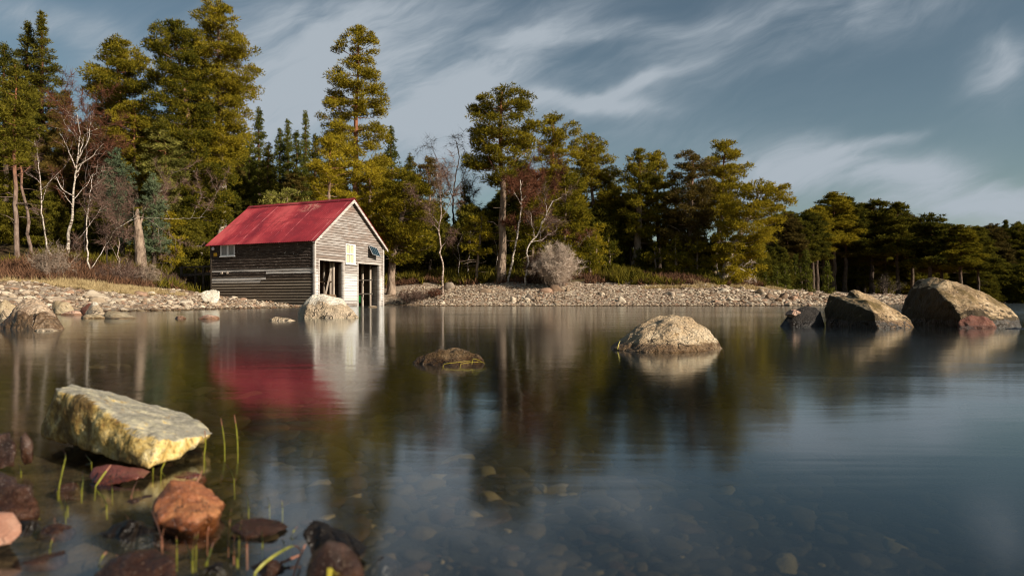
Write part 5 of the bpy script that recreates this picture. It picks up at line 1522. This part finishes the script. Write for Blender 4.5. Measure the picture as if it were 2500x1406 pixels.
# windows
W1 = link('window', Geo().box((WINF[0] + .05, -.006, WINF[2] + .05), (WINF[1] - .22, .01, WINF[3] - .05)).mesh('window', MAT['cream']), B)
W1['label'] = 'cream blinded window over the middle pier'
f = Geo(); x0, x1, z0, z1 = WINF; x1 -= .17
for a, b in (((x0, z0), (x0 + .06, z1)), ((x1 - .06, z0), (x1, z1)), ((x0, z0), (x1, z0 + .06)), ((x0, z1 - .06), (x1, z1)), ((x0, (z0 + z1) / 2 - .04), (x1, (z0 + z1) / 2 + .03)), (((x0 + x1) / 2 - .02, z0 + .06), ((x0 + x1) / 2 + .02, z1 - .06))):
    e = .002 * len(f.v)
    f.box((a[0], -.05 - e, a[1]), (b[0], .0, b[1]))
f.box((x1 + .01, -.045, z0), (x1 + .15, 0, z1))
link('frame', f.mesh('frame', MAT['white_paint']), W1)
link('sill', Geo().box((x0 - .03, -.10, z0 - .05), (x1 + .18, -.02, z0 - .005)).mesh('sill', MAT['white_paint']), W1)
W2 = link('window', Geo().box((-.004, WINS[0] + .05, WINS[2] + .05), (.015, WINS[1] - .05, WINS[3] - .05)).mesh('window', MAT['curtain']), B)
W2['label'] = 'curtained window under the eaves of the dark wall'
f = Geo(); y0, y1, z0, z1 = WINS
for a, b in (((y0, z0), (y0 + .08, z1)), ((y1 - .08, z0), (y1, z1)), ((y0, z0), (y1, z0 + .06)), ((y0, z1 - .06), (y1, z1)), (((y0 + y1) / 2 - .07, z0 + .06), ((y0 + y1) / 2 + .05, z1 - .06))):
    e = .002 * len(f.v)
    f.box((-.055 - e, a[0], a[1]), (0, b[0], b[1]))
link('frame', f.mesh('frame', MAT['white_paint']), W2)
link('sill', Geo().box((-.10, y0 - .04, z0 - .05), (-.03, y1 + .04, z0 - .005)).mesh('sill', MAT['white_paint']), W2)
# solar panel tilted out from the gable
sp_ = bpy.data.objects.new('solar_panel', None); COL.objects.link(sp_); sp_.parent = B; sp_.location = (4.86, -.05, 3.74); sp_.rotation_euler = (R(-32), R(8), 0)
link('panel', Geo().box((.02, -.035, -.66), (.84, -.015, -.02)).mesh('panel', MAT['solar']), sp_)
f = Geo(); f.box((0, -.04, -.68), (.02, 0, 0)); f.box((.84, -.04, -.68), (.86, 0, 0)); f.box((.02, -.042, -.68), (.84, 0, -.66)); f.box((.02, -.042, -.02), (.84, 0, 0)); f.box((.02, -.013, -.66), (.84, -.003, -.02))
link('frame', f.mesh('frame', MAT['metal']), sp_)
f = Geo(); f.beam((4.95, 0, 3.2), (4.95, -.36, 3.18), .03, .03); f.beam((5.62, 0, 3.2), (5.62, -.36, 3.13), .03, .03)
link('bracket', f.mesh('bracket', MAT['darkwood']), B)
link('notice_sign', Geo().box((-.045, 7.40, 2.98), (-.032, 7.68, 3.20)).mesh('notice_sign', MAT['yellow']), B)['label'] = 'small yellow sign by the rear corner'
f = Geo(); th_ = np.linspace(0, 6.283, 15)[:-1]
f.tube([(-.03, 7.62, 3.44), (-.10, 7.62, 3.44), (-.15, 7.62, 3.44), (-.17, 7.62, 3.44)], [.04, .06, .11, .10], 12)
link('wall_lamp', f.mesh('wall_lamp', MAT['white_paint'], True), B)
for y in (6.55, 7.0):
    f = Geo().tube([(-.02, y, 1.98), (-.09, y, 1.98)], [.075, .075], 10)
    link('log_end', f.mesh('log_end', MAT['deadwood']), B)
# white weathered apron on the pier
# green boat stored inside, its bow by the pier
CR, SR = U, V
bo = C0 + U * 4.30 + V * .12
bt = thing('rowing_boat', 'green boat bow in the boathouse doorway beside the middle pier', 'boat', (bo[0], bo[1], .02), math.atan2(U[1], U[0]))
f = Geo(); st = np.linspace(0, 1, 9); prof = []
for s in st:
    hw = .36 * math.sin(min(1, s * 1.4 + .03) * math.pi / 2) * (1 if s < .75 else 1 - (s - .75) * 1.2); y = s * 3.4; zt = .62 - .16 * math.sin(s * math.pi)
    prof.append([(-hw, y, zt), (-hw * .75, y, .25), (0, y, .02 + .1 * (1 - s) ** 3), (hw * .75, y, .25), (hw, y, zt)])
v = np.array(prof).reshape(-1, 3)
q = [(i * 5 + j, i * 5 + j + 1, (i + 1) * 5 + j + 1, (i + 1) * 5 + j) for i in range(8) for j in range(4)]
f.add(v, q=q)
link('hull', f.mesh('hull', MAT['green'], True), bt)
f = Geo()
for j in (0, 4): f.tube(np.array([p_[j] for p_ in prof]) + [0, 0, .015], .022, 6)
link('gunwale', f.mesh('gunwale', MAT['darkwood'], True), bt)
link('seat', Geo().box((-.3, 1.3, .40), (.3, 1.55, .43)).mesh('seat', MAT['darkwood']), bt)
po = C0 + U * 2.0 + V * .9
g = Geo().beam((0, 0, .68), (.36, .25, 2.6), .09, .035)
tag(link('plank', g.mesh('plank', MAT['deadwood']), loc=(po[0], po[1], 0)), 'loose plank leaning inside the doorway nearest the bleached boulder', 'plank')

# jetty railing behind the boathouse
jr = thing('timber_railing', 'dark timber railing running from the landward corner of the boathouse', 'railing', P(480, HY + 10, 43.0) * np.array([1, 1, 0]))
jl = np.array(jr.location)
ps = [P(443, 654, 43.5), P(478, 655, 42.9), P(497, 652, 42.5)]
for k, p in enumerate(ps):
    q = p - jl
    link('post', Geo().box((q[0] - .06, q[1] - .06, gz(p[0], p[1]) - .3), (q[0] + .06, q[1] + .06, q[2])).mesh('post', MAT['darkwood']), jr)
for (a, b, hgt_) in ((P(438, 653, 43.6), P(518, 650, 42.1), .09), (P(443, 672, 43.5), P(518, 668, 42.1), .16)):
    link('rail', Geo().beam(a - jl, b - jl, .05, hgt_).mesh('rail', MAT['darkwood']), jr)


# ------------------------------------------------------------------ grass shoots by the camera
def shoot(label, path, D, w=.004, tip=True, mat='blade'):
    """path of photo points from the root up, all at distance D (the first lies on the water)"""
    pp = np.array([P(a, b, D + .015 * k) for k, (a, b) in enumerate(path)])
    seg = np.concatenate([[0], np.cumsum(np.linalg.norm(np.diff(pp, axis=0), axis=1))]); seg /= seg[-1]
    t = np.linspace(0, 1, 12)
    c = np.stack([np.interp(t, seg, pp[:, i]) for i in range(3)], 1)
    for _ in range(2): c[1:-1] = (c[:-2] + 2 * c[1:-1] + c[2:]) / 4
    root = c[0].copy(); root[2] = min(root[2], 0)
    c = c - root; c[0, 2] -= .03
    ww = w / 2 * np.sin(np.clip(t * 2.2 + .7, 0, math.pi)) ** .6
    ww = np.maximum(ww, w * .12)
    g = Geo()
    tan = unit(np.gradient(c, axis=0)); sd = unit(np.cross(tan, np.array([0, 1., .25])))
    fold = np.cross(sd, tan) * .35
    v = np.stack([c - sd * ww[:, None], c + fold * ww[:, None], c + sd * ww[:, None], c - fold * ww[:, None] * .3], 1).reshape(-1, 3)
    for i in range(11):
        for j in range(4):
            a = i * 4 + j; b = i * 4 + (j + 1) % 4
            g.add(v[[a, b, b + 4, a + 4]], q=[(0, 1, 2, 3)], m=1 if (tip and i >= 8) else 0)
    o = link('grass_shoot', g.mesh('grass_shoot', [MAT[mat], MAT['blade_tip']], True), loc=root)
    return tag(o, label, 'grass', 'grass shoots in the shallow water')


SH = [
    ([(142, 1202), (152, 1150), (163, 1108), (150, 1096)], 'tall shoot with a bent tip before the dark side of the slab', 0),
    ([(230, 1192), (250, 1162), (271, 1134)], 'straight yellow shoot crossing the maroon stone', 0),
    ([(199, 1200), (203, 1170), (201, 1148)], 'short shoot next to the maroon stone', 0),
    ([(373, 1148), (377, 1120), (374, 1102)], 'shoot pressed against the lower tip of the slab', 0),
    ([(392, 1150), (402, 1128), (411, 1112)], 'pale shoot under the overhanging tip of the slab', 0),
    ([(498, 1116), (502, 1085), (500, 1050)], 'green shoot against the pointed end of the slab', 0),
    ([(549, 1090), (545, 1055), (539, 1020)], 'upright shoot in open water off the pointed end of the slab', 0),
    ([(581, 1094), (578, 1050), (572, 1012)], 'tallest shoot in open water off the slab', 0),
    ([(476, 1186), (486, 1166), (494, 1147)], 'pink shoot behind the rust orange stone', 1),
    ([(397, 1322), (386, 1285), (370, 1246)], 'pink and yellow shoot in front of the rust orange stone', 1),
    ([(52, 1152), (48, 1140), (45, 1130)], 'stubby shoot between the wet brown stones', 0),
    ([(167, 1240), (157, 1220), (150, 1200)], 'dim shoot beside the wet brown stone', 0),
    ([(262, 1236), (252, 1215), (243, 1196)], 'dim shoot in the pool behind the rust orange stone', 0),
    ([(472, 1374), (462, 1345), (450, 1318)], 'slanting shoot below the rust orange stone', 0),
    ([(503, 1378), (512, 1350), (521, 1322)], 'leaning shoot with a yellow foot below the rust orange stone', 0),
    ([(582, 1366), (568, 1348), (555, 1330)], 'short yellow shoot floating below the flat brown stone', 0),
    ([(641, 1332), (640, 1306), (637, 1282)], 'shoot crossing the flat brown stone', 0),
    ([(604, 1332), (598, 1310), (594, 1288)], 'reddish shoot at the edge of the flat brown stone', 1),
    ([(346, 1412), (362, 1380), (376, 1350)], 'thick shoot in the low wet stone at the bottom edge', 0),
    ([(366, 1414), (388, 1384), (408, 1354)], 'bright shoot beside the thick one at the bottom edge', 0),
    ([(612, 1412), (640, 1375), (690, 1342), (724, 1326), (735, 1345)], 'long arching stem with a pale bent blade', 0),
    ([(640, 1392), (690, 1372), (736, 1352)], 'brown stem running under the arching stem', 1),
    ([(714, 1415), (724, 1378), (738, 1344), (746, 1328)], 'reddish upright stem meeting the arching stem', 1),
    ([(283, 1390), (286, 1370), (285, 1352)], 'thin brown shoot at the bottom edge by the low wet stone', 1),
    ([(225, 1130), (215, 1118), (208, 1108)], 'faint shoot in the black shade of the slab', 0),
]
for pth, lb, tp_ in SH:
    by = max(pth[0][1], 1000)
    shoot(lb, pth, min(1.35, WD(by)), .0026 + .0012 * random.random(), True, 'blade_tip' if tp_ else 'blade')
rg_ = random.Random(21)
for k in range(26):
    x0 = rg_.choice([rg_.uniform(60, 260), rg_.uniform(240, 720), rg_.uniform(420, 700)]); y0 = rg_.uniform(1170, 1392)
    hgt = rg_.uniform(18, 52); lean = rg_.uniform(-.6, .7) * hgt
    shoot('thin dull grass blade poking up among the wet stones of the corner pool', [(x0, y0), (x0 + lean * .4, y0 - hgt * .6), (x0 + lean, y0 - hgt)], min(1.3, WD(y0)), rg_.uniform(.0014, .0024), True, 'blade_tip' if k % 4 == 0 else 'blade')['group'] = 'thin grass blades in the corner pool'
o = shoot('yellow straw curled over the brown stone at the bottom edge', [(802, 1378), (812, 1400), (835, 1404), (862, 1394), (880, 1408)], .685, .006, False, 'blade_yellow')
for k, (pth) in enumerate([[(1078, 889), (1118, 884), (1150, 880)], [(1120, 889), (1150, 884), (1180, 884)], [(1152, 874), (1170, 879), (1184, 888)]]):
    shoot('yellow grass strand draped over the small mossy rock', pth, Dm - .16, .0018, False, 'blade_yellow')['group'] = 'grass strands on the mossy rock'
shoot('yellow grass strand at the waterline of the domed granite boulder', [(1508, 852), (1510, 842), (1514, 832)], Db - .12, .004, False, 'blade_yellow')

# ------------------------------------------------------------------ sky, sun, camera
EL, ROT = 24.0, 122.0
w = bpy.data.worlds.new('World'); SC.world = w; w.use_nodes = True
nt = w.node_tree; nt.nodes.clear()
sky = nd(nt, 'ShaderNodeTexSky', sky_type='NISHITA', sun_disc=False, sun_elevation=R(EL), sun_rotation=R(ROT), altitude=200., air_density=1.0, dust_density=.6, ozone_density=2.5)
dirn = nd(nt, 'ShaderNodeTexCoord').outputs['Generated']
sx, sy, sz = nd(nt, 'ShaderNodeSeparateXYZ', {0: dirn}).outputs
ay = math_(nt, 'MAXIMUM', math_(nt, 'ABSOLUTE', sy), .05)
u0 = math_(nt, 'DIVIDE', sx, ay); v0 = math_(nt, 'DIVIDE', sz, ay)
uv = nd(nt, 'ShaderNodeCombineXYZ', {0: u0, 1: v0, 2: 0.}).outputs[0]
wn = nd(nt, 'ShaderNodeTexNoise', {'Vector': uv, 'Scale': 3.2, 'Detail': 4., 'Roughness': .5}).outputs['Color']
wv = nd(nt, 'ShaderNodeVectorMath', {0: nd(nt, 'ShaderNodeVectorMath', {0: wn, 1: (.5, .5, .5)}, operation='SUBTRACT').outputs[0], 1: (.20, .12, 0)}, operation='MULTIPLY').outputs[0]
uvw = nd(nt, 'ShaderNodeVectorMath', {0: uv, 1: wv}, operation='ADD').outputs[0]
CL = [(960, 230, 300, 130, -12, .95), (700, 225, 150, 95, -5, .75), (900, 40, 330, 60, 5, .55), (1290, 130, 230, 50, 35, .60), (1400, 262, 170, 20, -3, .75), (1560, 218, 150, 13, 22, .6), (1850, 110, 620, 95, 20, .30), (2230, 440, 420, 55, -8, .70),
      (1900, 430, 170, 50, 5, .70), (2460, 160, 90, 60, 40, .60), (2380, 500, 260, 38, 5, .55), (230, 110, 330, 55, -15, .34), (630, 330, 90, 60, 0, .5), (2120, 350, 130, 16, 15, .45), (1430, 85, 220, 24, 6, .45), (1080, 330, 160, 60, -10, .55), (2000, 30, 400, 50, 8, .3), (60, 60, 200, 40, -10, .28)]
tot = None
for cx, cy, a, b, ang, amp in CL:
    c, s = math.cos(R(ang)), math.sin(R(ang))
    mp = nd(nt, 'ShaderNodeMapping', {0: uvw, 'Location': (-(cx - 1250) / F, -(HY - cy) / F, 0)}, vector_type='POINT').outputs[0]
    mr = nd(nt, 'ShaderNodeMapping', {0: mp, 'Rotation': (0, 0, -R(ang))}).outputs[0]
    ms = nd(nt, 'ShaderNodeMapping', {0: mr, 'Scale': (F / a, F / b, 1)}).outputs[0]
    d2 = nd(nt, 'ShaderNodeVectorMath', {0: ms, 1: ms}, operation='DOT_PRODUCT').outputs['Value']
    gss = math_(nt, 'MULTIPLY', math_(nt, 'POWER', 2.718, math_(nt, 'MULTIPLY', d2, -.8)), amp)
    tot = gss if tot is None else math_(nt, 'ADD', tot, gss)
fib = nd(nt, 'ShaderNodeTexNoise', {'Vector': nd(nt, 'ShaderNodeMapping', {0: nd(nt, 'ShaderNodeMapping', {0: uvw, 'Rotation': (0, 0, R(-22))}).outputs[0], 'Scale': (2.2, 8., 1)}).outputs[0], 'Scale': 2.0, 'Detail': 7., 'Roughness': .56, 'Distortion': .25}).outputs[0]
fib = nd(nt, 'ShaderNodeMapRange', {0: fib, 1: .25, 2: .75, 3: .35, 4: 1.4}).outputs[0]
fi2 = nd(nt, 'ShaderNodeTexNoise', {'Vector': nd(nt, 'ShaderNodeMapping', {0: nd(nt, 'ShaderNodeMapping', {0: uvw, 'Rotation': (0, 0, R(-30))}).outputs[0], 'Scale': (1.6, 7.5, 1)}).outputs[0], 'Scale': 3.4, 'Detail': 9., 'Roughness': .6, 'Distortion': .3}).outputs[0]
fi2 = nd(nt, 'ShaderNodeMapRange', {0: fi2, 1: .3, 2: .7, 3: .68, 4: 1.28}).outputs[0]
mask = math_(nt, 'MULTIPLY', math_(nt, 'MULTIPLY', math_(nt, 'ADD', tot, .10), fib), fi2)
mask = nd(nt, 'ShaderNodeMapRange', {0: math_(nt, 'MULTIPLY', mask, smooth01(nt, sy, .0, .25)), 1: .04, 2: 1.0, 3: 0., 4: .96}, interpolation_type='SMOOTHSTEP').outputs[0]
SKYS = .066
clear = mixc(nt, 1.0, sky.outputs[0], (1.05, .96, .765), 'MULTIPLY')
CLOUD = .375 / SKYS
col = mixc(nt, mask, clear, (CLOUD * .86, CLOUD * .97, CLOUD * 1.08))
bg = nd(nt, 'ShaderNodeBackground', {0: col, 1: SKYS})
nd(nt, 'ShaderNodeOutputWorld', {0: bg.outputs[0]})

sl_ = bpy.data.lights.new('sun', 'SUN'); sl_.energy = 5.; sl_.angle = R(.5); sl_.color = (1., .89, .74)
so = bpy.data.objects.new('sun', sl_); COL.objects.link(so)
so.rotation_euler = (R(90 - EL), 0, math.pi - R(ROT))

cam = bpy.data.cameras.new('camera'); co_ = bpy.data.objects.new('camera', cam); COL.objects.link(co_)
co_.location = (0, 0, H); co_.rotation_euler = (R(90), 0, 0)
cam.sensor_width = 36; cam.lens = 36 * F / 2500
cam.shift_y = (HY - 703) / 2500.
cam.clip_start = .05; cam.clip_end = 4000
cam.dof.use_dof = True; cam.dof.focus_distance = 9.; cam.dof.aperture_fstop = 5.6
SC.camera = co_
SC.view_settings.view_transform = 'Standard'; SC.view_settings.look = 'None'
SC.view_settings.exposure = .38; SC.view_settings.gamma = 1
cy = SC.cycles
cy.max_bounces = 6; cy.diffuse_bounces = 2; cy.glossy_bounces = 3; cy.transmission_bounces = 3; cy.transparent_max_bounces = 8
cy.caustics_reflective = False; cy.caustics_refractive = False
cy.use_denoising = True; cy.denoiser = 'OPENIMAGEDENOISE'
cy.sample_clamp_indirect = 6
cy.filter_width = 1.1
